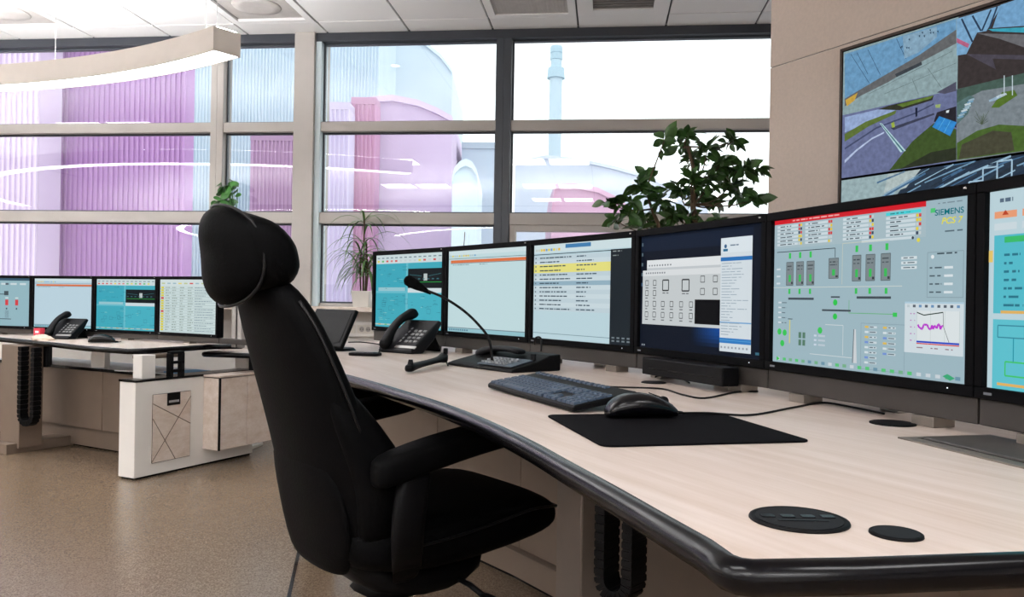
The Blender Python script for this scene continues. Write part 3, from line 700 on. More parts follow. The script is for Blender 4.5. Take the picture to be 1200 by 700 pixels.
def img_cyan_edge(c):
    random.seed(4)
    c.rect(0, 0, 1, 1, (190, 214, 222), 0)
    for i in range(9):
        u = .02 + i * .105; c.dashes(u + .02, .04, u + .07, .02, (90, 110, 130), 2)
        c.rect(u, .105, u + .085, .14, (236, 160, 120), 2); c.poly([(u + .03, .125), (u + .055, .125), (u + .042, .1)], (190, 70, 40), 3); c.rect(u, .165, u + .085, .2, (206, 220, 226), 2)
    c.rect(.02, .225, 1, .62, (86, 190, 206), 1); c.rect(.02, .65, 1, 1, (96, 196, 210), 1); c.rect(-.0, .3, .016, .36, (232, 200, 110), 2)
    for i in range(8):
        c.rect(.06 + i * .11, .235, .15 + i * .11, .265, (60, 190, 110), 2)
        for j in range(7): c.dashes(.06 + i * .11, .32 + j * .042, .06 + i * .11 + random.uniform(.03, .09), .012, (44, 120, 140), 3)
        c.frame(.04 + i * .13, .68, .14 + i * .13, .74, .006, (60, 140, 160), 3)
        c.frame(.07 + i * .12, .86, .16 + i * .12, .93, .008, (70, 200, 110), 3); c.line((.1 + i * .12, .74), (.1 + i * .12, .86), .006, (40, 150, 170), 3)
    for i in range(6): c.rect(.05 + i * .16, .605, .15 + i * .16, .62, (226, 180, 100), 3); c.rect(.04 + i * .16, .968, .16 + i * .16, .982, (226, 180, 100), 3)
def img_grey_red(c):
    c.rect(0, 0, 1, 1, (150, 186, 196), 0); c.rect(0, 0, 1, .05, (60, 90, 110))
    for i in range(6): c.rect(.08 + i * .15, .1, .18 + i * .15, .14, (206, 220, 224), 2)
    for i in range(5): c.rect(.12 + i * .16, .45, .17 + i * .16, .57, (214, 70, 76), 2); c.disc(.145 + i * .16, .64, .02, (60, 80, 90)); c.rect(.12 + i * .16, .4, .17 + i * .16, .43, (206, 220, 224), 2)
    c.rect(.1, .33, .62, .345, (60, 76, 84), 2); c.rect(.58, .27, .65, .36, (70, 84, 90), 2); c.rect(.1, .85, .7, .865, (60, 76, 84), 2); c.rect(.6, .1, .65, .14, (90, 100, 110), 3)
    for i in range(8): c.dashes(.6, .68 + i * .02, .66, .008, (100, 120, 130), 3)
def img_table(c):
    random.seed(12)
    c.rect(0, 0, 1, 1, (206, 222, 222), 0); c.rect(0, 0, 1, .11, (214, 226, 226), 1)
    for i in range(9): c.rect(.03 + i * .1, .06, .09 + i * .1, .085, random.choice([(214, 90, 90), (226, 214, 110), (160, 190, 200), (190, 200, 150)]), 2)
    for i in range(17):
        v = .13 + i * .05; c.rect(0, v + .045, 1, v + .05, (150, 176, 180), 2)
        c.rect(.02, v + .005, .07, v + .04, (214, 70, 60) if i in (4, 9) else (222, 210, 60), 3)
        for u in (.1, .22, .36, .5): c.dashes(u, v + .012, u + random.uniform(.05, .1), .018, (150, 166, 160), 3)
        c.dashes(.62, v + .015, .62 + random.uniform(.1, .34), .014, (130, 150, 160), 3)

# ================================================================== MONITORS
MW, MH = .556, .36; BZ = .019
def monitor(left, right, z0, image, label, group, post=True, h=MH):
    left, right = Vector((left[0], left[1], 0)), Vector((right[0], right[1], 0)); mid = (left + right) / 2; d = right - left
    w = d.length - .002
    e = empty('monitor', (mid.x, mid.y, z0), math.atan2(d.y, d.x), label, 'monitor', group)
    MB().box((0, .03, h / 2), (w, .036, h)).build('housing', M['bezel'], e, bevel=.004)
    MB().box((0, .062, h * .5), (w * .55, .03, h * .55)).build('back_cover', M['black'], e, bevel=.008)
    fr = [(-w / 2, w / 2, 0, BZ), (-w / 2, w / 2, h - BZ, h), (-w / 2, -w / 2 + BZ * .9, BZ, h - BZ), (w / 2 - BZ * .9, w / 2, BZ, h - BZ)]
    bz = MB()
    for a, b, c, d_ in fr: bz.box(((a + b) / 2, .007, (c + d_) / 2), (b - a, .014, d_ - c))
    bz.build('bezel', M['bezel'], e, bevel=.0012, seg=1)
    cv = Canvas(w - 2 * BZ * .9, h - 2 * BZ); cv.uvp = None
    image(cv); cv.build('screen', e, M['screen'], y=.0105, z=BZ)
    MB().cyl((w / 2 - .02, -.001, h - .009), .0028, .003, 12).build('sensor', M['silver'], e)
    MB().cyl((w / 2 - .05, 0, BZ * .5), .0012, .002, 8).build('power_light', mat('led_white', (220, 230, 240), .4, emit=1.2), e)
    MB().box((-w / 2 + .03, -.0005, BZ * .5), (.016, .001, .004)).build('logo', mat('logo_grey', (120, 124, 130), .4, var=.02), e)
    if post:
        MB().box((0, .085, h * .5), (.1, .016, .1)).build('mount_plate', M['dark'], e, bevel=.002)
    return e
# positions of the joints of the main bank, left to right
J = Vector((.586, 1.878))
def step(p, deg, w=MW, sgn=1): return p + Vector((math.sin(R(deg)), -math.cos(R(deg)))) * (w * sgn)
j5 = J; j6 = step(J, 19.6); j7 = step(j6, 13)
j4 = step(J, 24, sgn=-1); j3 = step(j4, 33, sgn=-1); j2 = step(j3, 37, sgn=-1); j1 = step(j2, 41, sgn=-1)
CH = [j1, j2, j3, j4, j5, j6, j7]
DESK = CAM_Z - .215
MZ = CAM_Z - .150
g1 = 'curved bank of monitors on the near desk'
monitor(j1, j2, MZ, lambda c: img_cyan(c, 1), 'cyan process screen monitor behind the desk phone, leftmost of the near bank', g1)
monitor(j2, j3, MZ, img_pale, 'monitor with nearly blank pale screen and orange row behind the gooseneck microphone', g1)
monitor(j3, j4, MZ, img_mail, 'monitor showing a mail list with yellow rows and dark side panel', g1)
monitor(j4, j5, MZ, img_desktop, 'monitor with dark blue desktop and window of small square icons', g1)
monitor(j5, j6, MZ, img_process, 'nearest fully visible monitor with grey process diagram and red top bar', g1)
monitor(j6, j7, MZ, img_cyan_edge, 'monitor cut off by the right edge with cyan and orange screen', g1)
# far bank
k0 = Vector((-1.713, 4.72)); 
def stepl(p, deg, w=MW): return p + Vector((-math.cos(R(deg)), math.sin(R(deg)))) * w
k1 = stepl(k0, 30.5); k2 = stepl(k1, 24); k3 = stepl(k2, 21); k4 = stepl(k3, 15)
CH2 = [k4, k3, k2, k1, k0]
MZ2 = CAM_Z - .253
g2 = 'bank of monitors on the far desk'
monitor(k1, k0, MZ2, img_table, 'monitor with pale table and yellow column beside the chair headrest', g2)
monitor(k2, k1, MZ2, lambda c: img_cyan(c, 2), 'far monitor with cyan process screen and black inset, behind the far mouse', g2)
monitor(k3, k2, MZ2, lambda c: img_pale(c, (190, 214, 226)), 'far monitor with blank pale blue screen behind the far phone', g2)
monitor(k4, k3, MZ2, img_grey_red, 'monitor at the left edge with grey screen and red bars', g2)

# ================================================================== VIDEO WALL
vo = pe - WD * 0.0
vp = onplane(987, 60, pe + WN * .05, WN); vr = onplane(1121, 130, pe + WN * .05, WN)
half = ((vr - vp).to_2d()).length; zmid = onplane(987.5, 210, pe + WN * .05, WN).z; zt = vp.z
PWD = 2 * half; PHT = zt - zmid
vrot = math.atan2(-WD.y, -WD.x)
vw = empty('video_wall', (vp.x, vp.y, zmid - PHT), vrot, 'large wall display of camera views on the beige wall', 'video wall')
def vuv(x, y):
    p = onplane(x, y, pe + WN * .05, WN); return ((p - vp).dot(-WD) / PWD, (zt - p.z) / PHT)
def panel(px, z0, paint):
    pn = MB().box((px + PWD / 2, .03, z0 + PHT / 2), (PWD - .002, .045, PHT - .002)).build('display_panel', M['bezel'], vw, bevel=.003)
    c = Canvas(PWD - .012, PHT - .012); paint(c)
    sc_ = c.build('screen', pn, M['feed'], y=.005, z=z0 + .006); sc_.location.x = px + PWD / 2
def pc(c, pts, col, layer=1): c.poly([(min(1, max(0, u)), min(1, max(0, v))) for u, v in (vuv(980 + x / 5.455, y0_ + y / 5.455) for x, y, y0_ in pts)], col, layer)
def A_(*l): return [(x, y, 0) for x, y in l]
def B_(*l): return [(x, y, 110) for x, y in l]
def paint_yard(c):
    random.seed(21)
    c.rect(0, 0, 1, 1, (60, 66, 78), 0)
    # upper left view: facade, track and concrete yard
    c.rect(0, 0, .5, .5, (138, 160, 164)); pc(c, A_((45, 340), (45, 630), (230, 520), (520, 350), (765, 190), (765, 110)), (104, 150, 186), 2)
    pc(c, A_((45, 630), (230, 520), (520, 350), (765, 180), (765, 270), (520, 400), (330, 520), (150, 610), (45, 680)), (98, 100, 102), 3)
    for x, y, x2, y2 in ((85, 340, 205, 530), (125, 330, 195, 470), (195, 310, 275, 475), (380, 240, 440, 370)): c.line(vuv(980 + x / 5.455, y / 5.455), vuv(980 + x2 / 5.455, y2 / 5.455), .004, (56, 84, 110), 4)
    for x, y, x2, y2 in ((480, 500, 520, 600), (580, 430, 670, 560), (300, 600, 760, 400), (200, 600, 740, 320)): c.line(vuv(980 + x / 5.455, y / 5.455), vuv(980 + x2 / 5.455, y2 / 5.455), .004, (104, 122, 124), 4)
    pc(c, A_((370, 470), (540, 390), (545, 410), (380, 490)), (60, 66, 72), 5); pc(c, A_((50, 640), (130, 590), (110, 640), (60, 680)), (196, 160, 70), 5)
    pc(c, A_((420, 225), (640, 160), (640, 230), (520, 330), (430, 370)), (130, 162, 184), 4)
    for i in range(12):
        x = random.uniform(400, 640); y = 330 - (x - 400) * .55 + random.uniform(-60, 10); pc(c, A_((x, y), (x + 12, y - 5), (x + 10, y + 12)), (50, 72, 92), 5)
    pc(c, A_((640, 590), (765, 520), (765, 580), (690, 600)), (78, 78, 96), 5)
    # upper right view: dark structure against pale sky
    c.rect(.5, 0, 1, .5, (58, 52, 52)); pc(c, A_((768, 110), (768, 350), (830, 340), (900, 200), (960, 190), (1060, 20)), (120, 164, 200), 2)
    pc(c, A_((1050, 20), (1000, 170), (1300, 150), (1300, -70)), (112, 158, 196), 2); pc(c, A_((970, 178), (1300, 160), (1300, 205), (1000, 192)), (60, 158, 180), 4)
    pc(c, A_((768, 235), (850, 275), (840, 300), (768, 265)), (176, 96, 128), 4); pc(c, A_((900, 205), (1300, 215), (1300, 330), (1040, 240)), (104, 104, 108), 3)
    for x, y, x2, y2 in ((800, 110, 870, 260), (870, 90, 925, 190), (990, 50, 930, 190), (1030, 30, 980, 170)): c.line(vuv(980 + x / 5.455, y / 5.455), vuv(980 + x2 / 5.455, y2 / 5.455), .012, (44, 62, 84), 4)
    pc(c, A_((830, 340), (1300, 350), (1300, 380), (1000, 370), (1020, 440)), (74, 70, 80), 3)
    # lower left view: road with barrier
    c.rect(0, .5, .5, 1, (104, 112, 148)); pc(c, B_((45, 150), (260, 100), (400, 85), (330, 130), (45, 250)), (146, 166, 204), 2)
    pc(c, B_((45, 260), (180, 180), (380, 105), (370, 130), (200, 210), (45, 310)), (92, 112, 54), 3); pc(c, B_((260, 100), (330, 75), (620, 8), (610, 40), (400, 105)), (50, 52, 40), 3); pc(c, B_((380, 70), (620, 8), (600, 30), (420, 85)), (92, 116, 50), 4)
    pc(c, B_((45, 350), (250, 215), (500, 120), (620, 60), (620, 70), (500, 130), (250, 226), (45, 362)), (66, 74, 104), 3)
    pc(c, B_((45, 430), (120, 360), (220, 285), (300, 245), (300, 255), (220, 296), (120, 374), (45, 450)), (176, 190, 220), 4)
    pc(c, B_((270, 190), (285, 190), (440, 370), (405, 380)), (176, 206, 214), 5); pc(c, B_((278, 195), (283, 195), (428, 372), (418, 376)), (60, 110, 120), 6)
    pc(c, B_((330, 500), (480, 310), (620, 190), (765, 230), (765, 425)), (62, 82, 40), 4); pc(c, B_((400, 490), (600, 380), (765, 350), (765, 430)), (44, 50, 36), 5)
    pc(c, B_((620, 180), (640, 120), (765, 80), (765, 220)), (40, 38, 46), 5); pc(c, B_((655, 145), (768, 185), (725, 275), (610, 215)), (50, 132, 200), 6)
    for k in (.33, .66):
        a_, b_ = (655 + 113 * k, 145 + 40 * k), (610 + 115 * k, 215 + 60 * k); c.line(vuv(980 + a_[0] / 5.455, 110 + a_[1] / 5.455), vuv(980 + b_[0] / 5.455, 110 + b_[1] / 5.455), .004, (96, 176, 226), 7)
    pc(c, B_((340, 220), (620, 125), (625, 135), (360, 235)), (60, 64, 84), 5); pc(c, B_((500, 90), (516, 88), (514, 145), (502, 150)), (30, 36, 56), 6); pc(c, B_((345, 190), (365, 180), (370, 215), (350, 220)), (150, 170, 70), 6)
    pc(c, B_((630, 70), (665, 66), (660, 90), (632, 90)), (150, 170, 110), 6); pc(c, B_((700, 110), (720, 104), (716, 122), (700, 124)), (210, 220, 226), 6)
    # lower right view: car park and lawn
    c.rect(.5, .5, 1, 1, (120, 130, 136)); pc(c, A_((768, 570), (1300, 440), (1300, 520), (930, 580), (768, 660)), (70, 92, 84), 2)
    pc(c, B_((768, 320), (900, 240), (1040, 200), (1300, 215), (1300, 360), (768, 430)), (72, 98, 44), 3); pc(c, B_((800, 330), (1000, 240), (1120, 250), (1140, 370), (780, 425)), (70, 70, 54), 4)
    pc(c, A_((1060, 590), (1140, 575), (1160, 610), (1040, 690), (990, 690)), (84, 112, 44), 4)
    pc(c, B_((768, 60), (850, 10), (880, 20), (840, 130), (768, 200)), (84, 110, 110), 3)
    for i in range(9):
        x, y = 840 - i * 9 + random.uniform(-6, 6), 40 + i * 14; pc(c, B_((x, y), (x + 40, y - 14), (x + 44, y - 2), (x + 6, y + 10)), random.choice([(150, 176, 190), (110, 150, 176), (190, 204, 210)]), 5)
    for i in range(7):
        x, y = 975 + i * 12, 40 - i * 6; pc(c, B_((x, y), (x + 40, y - 10), (x + 46, y + 2), (x + 4, y + 12)), random.choice([(150, 176, 196), (120, 160, 186), (190, 206, 214)]), 5)
    for x in (1075, 1128): c.line(vuv(980 + x / 5.455, 480 / 5.455), vuv(980 + x / 5.455, 610 / 5.455), .006, (190, 206, 214), 6)
    for i in range(14):
        x, y = 930, 200; a_ = random.uniform(-2.6, -.5); l = random.uniform(40, 100)
        c.line(vuv(980 + x / 5.455, 110 + y / 5.455), vuv(980 + (x + l * math.cos(a_)) / 5.455, 110 + (y + l * math.sin(a_)) / 5.455), .003, (80, 92, 76), 6)
def paint_pipes(c):
    random.seed(31)
    c.rect(0, 0, 1, 1, (44, 58, 74), 0); c.poly([(0, 0), (.33, 0), (.12, .5), (0, .6)], (150, 172, 176), 1); c.poly([(.22, 0), (.36, 0), (.3, .12), (.2, .16)], (172, 186, 186), 2)
    for i in range(130):
        u = random.uniform(.16, 1.0); v = random.uniform(.0, .5); l = random.uniform(.06, .22); dv = l * .75
        u2, v2 = min(1, u + l), max(0, v - dv)
        c.line((u, v), (u2, v2), random.uniform(.005, .016), random.choice([(150, 184, 206), (70, 106, 140), (38, 52, 70), (120, 158, 186), (40, 50, 60)]), 2 + i % 4)
    for i in range(8): c.frame(.55 + .05 * i, random.uniform(.02, .2), .6 + .05 * i, random.uniform(.25, .4), .01, (160, 190, 210), 6)
panel(0, PHT, paint_yard); panel(0, 0, paint_pipes); panel(PWD, PHT, paint_pipes); panel(PWD, 0, paint_yard)
fz = MB()
for (x0, x1, z0, z1) in ((-.014, 0, -.014, 2 * PHT + .014), (2 * PWD, 2 * PWD + .014, -.014, 2 * PHT + .014), (0, 2 * PWD, 2 * PHT, 2 * PHT + .014), (0, 2 * PWD, -.014, 0)):
    fz.box(((x0 + x1) / 2, .026, (z0 + z1) / 2), (x1 - x0, .05, z1 - z0))
fz.build('frame', mat('frame_brown', (72, 58, 50), .5, var=.05), vw)

# ================================================================== NEAR DESK
def edge_sweep(poly, top, prof):
    rings = []
    offs = {}
    for o_, z_ in prof:
        offs[o_] = offs.get(o_) or offset(poly, o_)
    n = len(poly)
    for i in range(n): rings.append([Vector((offs[o_][i].x, offs[o_][i].y, top + z_)) for o_, z_ in prof])
    return MB().loft(rings, closed=True)
EDGE = [(-.004, .0004), (.004, -.0006), (.0105, -.005), (.0135, -.012), (.012, -.021), (.006, -.028), (-.004, -.030), (-.03, -.030), (-.03, -.004)]
front_px = [(392, 436), (474, 459), (543, 482), (611, 512.5), (667, 543), (725, 575), (779, 606), (827, 633)]
front = [Vector((-.83, 2.76))] + [onz(x, y, DESK).to_2d() for x, y in front_px]
front = [Vector((p.x, p.y, 0)) for p in front]
front = [p.to_2d() for p in spline(front, 5)]
corner = [onz(x, y, DESK).to_2d() for x, y in ((841, 643), (852, 651), (866, 656), (884, 658))]
back = []
for i, p in enumerate(CH):
    a = CH[max(0, i - 1)]; b = CH[min(6, i + 1)]; t = (b - a).normalized(); back.append(p + Vector((-t.y, t.x)) * .19)
outline = front + corner + [onz(1000, 656, DESK).to_2d(), onz(1199, 649, DESK).to_2d(), Vector((1.2, .80)), back[6] + Vector((.0, -.1))] + back[::-1][1:-1] + [back[0] + Vector((.02, .0)), back[0] + Vector((-.22, .16)), Vector((-.89, 3.52)), Vector((-.87, 2.83))]
outline = [Vector((p.x, p.y)) for p in outline]
outline = ccw(outline)
dk = empty('control_desk', (0, 0, 0), 0, 'large curved birch control desk with black rounded edge in the foreground', 'desk')
dtop = MB().prism(offset(outline, -.0035), DESK - .028, DESK).build('tabletop', M['wood'], dk)
edge_sweep(outline, DESK, EDGE).build('edge_band', M['edge'], dk, smooth=True)
def grommet(x, y, rx, label, sockets=False):
    p = onz(x, y, DESK); v = onz(x + rx, y, DESK); r = (v - p).length
    g = empty_part('grommet', dk, p); 
    MB().loft([[Vector((q * math.cos(2 * PI * j / 36), q * math.sin(2 * PI * j / 36), z)) for j in range(36)] for q, z in ((r, 0.0002), (r * .99, .0022), (r * .93, .003), (r * .88, .0018))], cap=True).build('rim', M['black'], g, smooth=True)
    MB().cyl((0, 0, .0016), r * .87, .0012, 36).build('cover', M['dark'], g)
    if sockets:
        for k in range(4):
            MB().box((-.03 + .02 * k, .004, .0031), (.013, .010, .0012)).build('socket', M['gloss'], g)
        MB().box((0, -.012, .0031), (.05, .0018, .001)).build('slot', M['gloss'], g)
def empty_part(name, parent, loc, rz=0):
    o = bpy.data.objects.new(name, None); COL.objects.link(o); o.parent = parent; o.location = loc; o.rotation_euler = (0, 0, rz); o.empty_display_size = .05; return o
grommet(936, 610, 55, '', True); grommet(1050, 627, 29, ''); grommet(1046, 497, 24, ''); grommet(766, 449, 14, '')
# cable flap let into the top
fA, fB, fC = onz(1052, 514, DESK), onz(1160, 511, DESK), onz(1200, 543, DESK)
u_ = (fB - fA).normalized(); v_ = Vector((u_.y, -u_.x, 0)); wU = (fB - fA).length; wV = .36
fl_ = empty_part('cable_flap', dk, fA, math.atan2(u_.y, u_.x))
fm = MB()
for (x0, x1, y0, y1) in ((0, wU, -.012, 0), (0, wU, -wV, -wV + .012), (0, .026, -wV + .012, -.012), (wU - .012, wU, -wV + .012, -.012)): fm.box(((x0 + x1) / 2, (y0 + y1) / 2, .0012), (x1 - x0, y1 - y0, .0024))
fm.build('flap_frame', M['flapd'], fl_); MB().box((wU / 2 + .012, -wV / 2, .0022), (wU - .046, -(-wV) - .03, .0036)).build('lid', M['flap'], fl_, bevel=.001); MB().box((wU / 2, -wV / 2, .0006), (wU - .02, wV - .02, .0008)).build('recess', M['edge'], fl_)
# under the top
mid = [(p + Vector((0, 0))) for p in CH]
def along(pts, off):
    out = []
    for i, p in enumerate(pts):
        a = pts[max(0, i - 1)]; b = pts[min(len(pts) - 1, i + 1)]; t = (b - a).normalized(); out.append(p + Vector((-t.y, t.x)) * off)
    return out
def ribbon(pts, o0, o1, z0, z1):
    a = along(pts, o0); b = along(pts, o1); rings = []
    for p, q in zip(a, b): rings.append([Vector((p.x, p.y, z0)), Vector((q.x, q.y, z0)), Vector((q.x, q.y, z1)), Vector((p.x, p.y, z1))])
    return MB().loft(rings)
under = mat('desk_body_shaded', (110, 95, 82), .6, var=.04, scale=12)  # beige body, with the shade under the desk put into its colour
for i in range(6):
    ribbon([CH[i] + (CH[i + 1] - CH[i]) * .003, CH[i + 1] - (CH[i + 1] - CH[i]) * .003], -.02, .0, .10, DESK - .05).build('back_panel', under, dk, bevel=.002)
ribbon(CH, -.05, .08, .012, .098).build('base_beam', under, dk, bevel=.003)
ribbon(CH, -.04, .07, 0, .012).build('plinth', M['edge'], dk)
def postbox(c, sx_, sy_, z0, z1, rz, name, m): return MB().box((c[0], c[1], (z0 + z1) / 2), (sx_, sy_, z1 - z0), rz).build(name, m, dk, bevel=.004)
c_ = at(685, 600, 1.62)
legm = mat('leg_shaded', (84, 75, 68), .5, var=.04)  # darker copy for one leg and foot, more under-desk shade put in
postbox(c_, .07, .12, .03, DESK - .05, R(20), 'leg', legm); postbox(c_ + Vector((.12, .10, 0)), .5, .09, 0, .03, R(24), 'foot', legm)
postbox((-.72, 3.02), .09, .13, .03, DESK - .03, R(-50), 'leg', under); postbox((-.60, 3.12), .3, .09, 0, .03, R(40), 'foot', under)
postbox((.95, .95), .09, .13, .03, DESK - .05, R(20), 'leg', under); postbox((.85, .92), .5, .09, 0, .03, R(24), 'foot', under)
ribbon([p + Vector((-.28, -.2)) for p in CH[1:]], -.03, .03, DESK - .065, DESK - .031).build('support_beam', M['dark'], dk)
b_ = at(421, 458, 2.42); MB().box((b_.x, b_.y, DESK - .085), (.05, .10, .11), R(-55)).build('bracket', M['black'], dk, bevel=.006)
# hanging cable chain: one mesh per link row
def chain(name, parent, p0, p1, zt, zb, wid, thick, n, rz):
    pts = []; p0, p1 = Vector(p0), Vector(p1); ctr = (p0 + p1) / 2; rad_ = (p1 - p0).length / 2; d = (p1 - p0).normalized()
    for i in range(n): pts.append(Vector((p0.x, p0.y, zt + (zb + rad_ - zt) * i / n)))
    for i in range(9): a = PI + PI * i / 8; pts.append(Vector((ctr.x + d.x * rad_ * math.cos(a), ctr.y + d.y * rad_ * math.cos(a), zb + rad_ + rad_ * math.sin(a))))
    for i in range(1, n + 1): pts.append(Vector((p1.x, p1.y, zb + rad_ + (zt - zb - rad_) * i / n)))
    side = Vector((-d.y, d.x, 0)); rings = []; g = empty_part(name, parent, (0, 0, 0))
    mb = MB()
    for i in range(len(pts) - 1):
        a, b = pts[i], pts[i + 1]; t = (b - a).normalized(); nn = t.cross(side)
        l = (b - a) * .94
        for k, sc in ((0, 1.0), (.72, .92)):
            q0 = a + l * k; q1 = a + l * (k + (.72 if k == 0 else .28))
            mb.loft([[q + side * sx_ * wid * sc / 2 + nn * sy_ * thick * sc / 2 for sx_, sy_ in ((-1, -1), (1, -1), (1, 1), (-1, 1))] for q in (q0, q1)])
    tag(mb.build('chain_link', M['black'], g), kind='stuff')
q0 = at(712, 600, 1.5); q1 = at(744, 600, 1.46)
chain('cable_chain', dk, q0.to_2d(), q1.to_2d(), DESK - .03, at(728, 697, 1.48).z, .05, .022, 16, 0)

# monitor rail of the near desk
rl = empty('monitor_rail', (0, 0, 0), 0, 'grey aluminium rail under the near bank of monitors', 'rail')
for i in range(6):
    d = CH[i + 1] - CH[i]; ribbon([CH[i] + d * .002, CH[i + 1] - d * .002], .012, .045, DESK + .019, MZ - .001).build('rail_profile', M['rail'], rl, bevel=.002)
    c = (CH[i] + CH[i + 1]) / 2; t = d.normalized(); nn = Vector((-t.y, t.x)); ang = math.atan2(t.y, t.x)
    for k in (-.17, .17):
        p = c + t * k + nn * .03; MB().box((p.x, p.y, DESK + .0096), (.05, .05, .0185), ang).build('foot', M['flapd'], rl, bevel=.001)
    p = c + nn * .11; MB().box((p.x, p.y, (DESK + MZ + .25) / 2), (.05, .03, MZ + .25 - DESK), ang).build('post', M['silver'], rl, bevel=.003)
    p = c + nn * .07; MB().box((p.x, p.y, DESK + .04), (.05, .09, .03), ang).build('arm', M['rail'], rl, bevel=.002)
d = (CH[4] - CH[3]).normalized(); nn = Vector((-d.y, d.x)); ang = math.atan2(d.y, d.x)
pA = at(770, 437, 2.27); pB = at(866, 440, 1.95)
c = ((pA + pB) / 2).to_2d() - nn * .045
bxo = empty('docking_box', (c.x, c.y, MZ - .048), math.atan2((pB - pA).y, (pB - pA).x), 'black box hanging under the monitor with the dark blue desktop', 'box')
MB().box((0, .02, .022), ((pB - pA).length, .05, .046)).build('case', M['black'], bxo, bevel=.003); MB().box((.0, -.0055, .018), (.28, .001, .003)).build('slot', M['gloss'], bxo)
for k in (-.12, .12): MB().box((k, .045, .040), (.02, .02, .012)).build('clip', M['dark'], bxo)

# ================================================================== ON THE NEAR DESK
def dp(x, y, dz=0): p = onz(x, y, DESK); return Vector((p.x, p.y, DESK + dz))
# keyboard
kl, kr = dp(572, 456), dp(672, 485); kd = (kr - kl).to_2d()
kb = empty('keyboard', ((kl + kr) / 2), math.atan2(kd.y, kd.x), 'black full size keyboard left of the mouse', 'keyboard')
KW, KD = .44, .145; TL = math.atan2(.022, KD)
Mk = Matrix.Rotation(TL, 4, 'X'); 
def kpt(x, y, z): return Mk @ Vector((x, y, z)) + Vector((0, 0, .003))
kbm = MB(); prof = [(0, 0), (0, .009), (.006, .012), (KD - .004, .014), (KD, .012), (KD, 0)]
kbm.loft([[kpt(x, y, z) for y, z in prof] for x in (-KW / 2, KW / 2)]); kbm.build('case', M['black'], kb, bevel=.0025)
for sx_ in (-1, 1): MB().box((sx_ * .17, KD - .015, .012), (.03, .008, .02)).build('foot', M['black'], kb)
keymesh = {}
def key(w, x, y, d=.0155):
    k = (round(w, 4), d)
    if k not in keymesh:
        mb = MB(); a, b = w / 2 - .0012, d / 2; mb.loft([[Vector((sx_ * q, sy_ * r, z)) for sx_, sy_ in ((-1, -1), (1, -1), (1, 1), (-1, 1))] for q, r, z in ((a, b, 0), (a - .0008, b - .0008, .004), (a - .0022, b - .002, .0058))])
        o = mb.build('key', M['key'], kb); keymesh[k] = o
    else: o = inst('key', keymesh[k], kb)
    o.matrix_local = Matrix.Translation((0, 0, .003)) @ Mk @ Matrix.Translation((x, y, .0115))
U = .0188; x0 = -KW / 2 + .009
rows = [([1] * 13 + [2], .103 - .0188), ([1.5] + [1] * 12 + [1.5], .0655), ([1.75] + [1] * 11 + [2.25], .0467), ([2.25] + [1] * 10 + [2.75], .0279), ([1.25, 1.25, 1.25, 6.25, 1.25, 1.25, 1.25, 1.25], .0125)]
for ws, y in rows:
    x = x0
    for w in ws: key(w * U, x + w * U / 2, y); x += w * U
for i in range(13): key(U, x0 + U / 2 + i * U * 1.16, .117 + .012, .0135)
xn = x0 + 15.35 * U
for i in range(3):
    key(U, xn + (i + .5) * U, .0843); key(U, xn + (i + .5) * U, .0655); key(U, xn + (i + .5) * U, .0125); key(U, xn + (i + .5) * U, .129, .0135)
key(U, xn + 1.5 * U, .0279)
xn += 3.4 * U
for i in range(4):
    for y in (.0843, .0655, .0467, .0279, .0125):
        if xn + (i + 1) * U < KW / 2 - .003: key(U, xn + (i + .5) * U, y)
# mouse mat and mouse
m0, m1, m2 = dp(706, 525), dp(648, 488), dp(952, 519)
ex = (m2 - m0).to_2d(); Lx = ex.length; ex.normalize(); ey = Vector((-ex.y, ex.x)); Ly = (m1 - m0).to_2d().length
def rrect(w, h, r, n=5, cx=0, cy=0):
    out = []
    for (sx_, sy_, a) in ((1, -1, -PI / 2), (1, 1, 0), (-1, 1, PI / 2), (-1, -1, PI)):
        for i in range(n + 1):
            t = a + PI / 2 * i / n; out.append((cx + sx_ * (w / 2 - r) + r * math.cos(t), cy + sy_ * (h / 2 - r) + r * math.sin(t)))
    return out
mc = m0.to_2d() + ex * Lx / 2 + ey * Ly / 2
mm = MB().prism(rrect(Lx, Ly, .018), 0, .003).build('mouse_mat', M['pad'], bevel=.0008)
mm.location = (mc.x, mc.y, DESK + .0003); mm.rotation_euler = (0, 0, math.atan2(ex.y, ex.x)); tag(mm, 'flat black cloth mouse mat under the mouse', 'mouse mat')
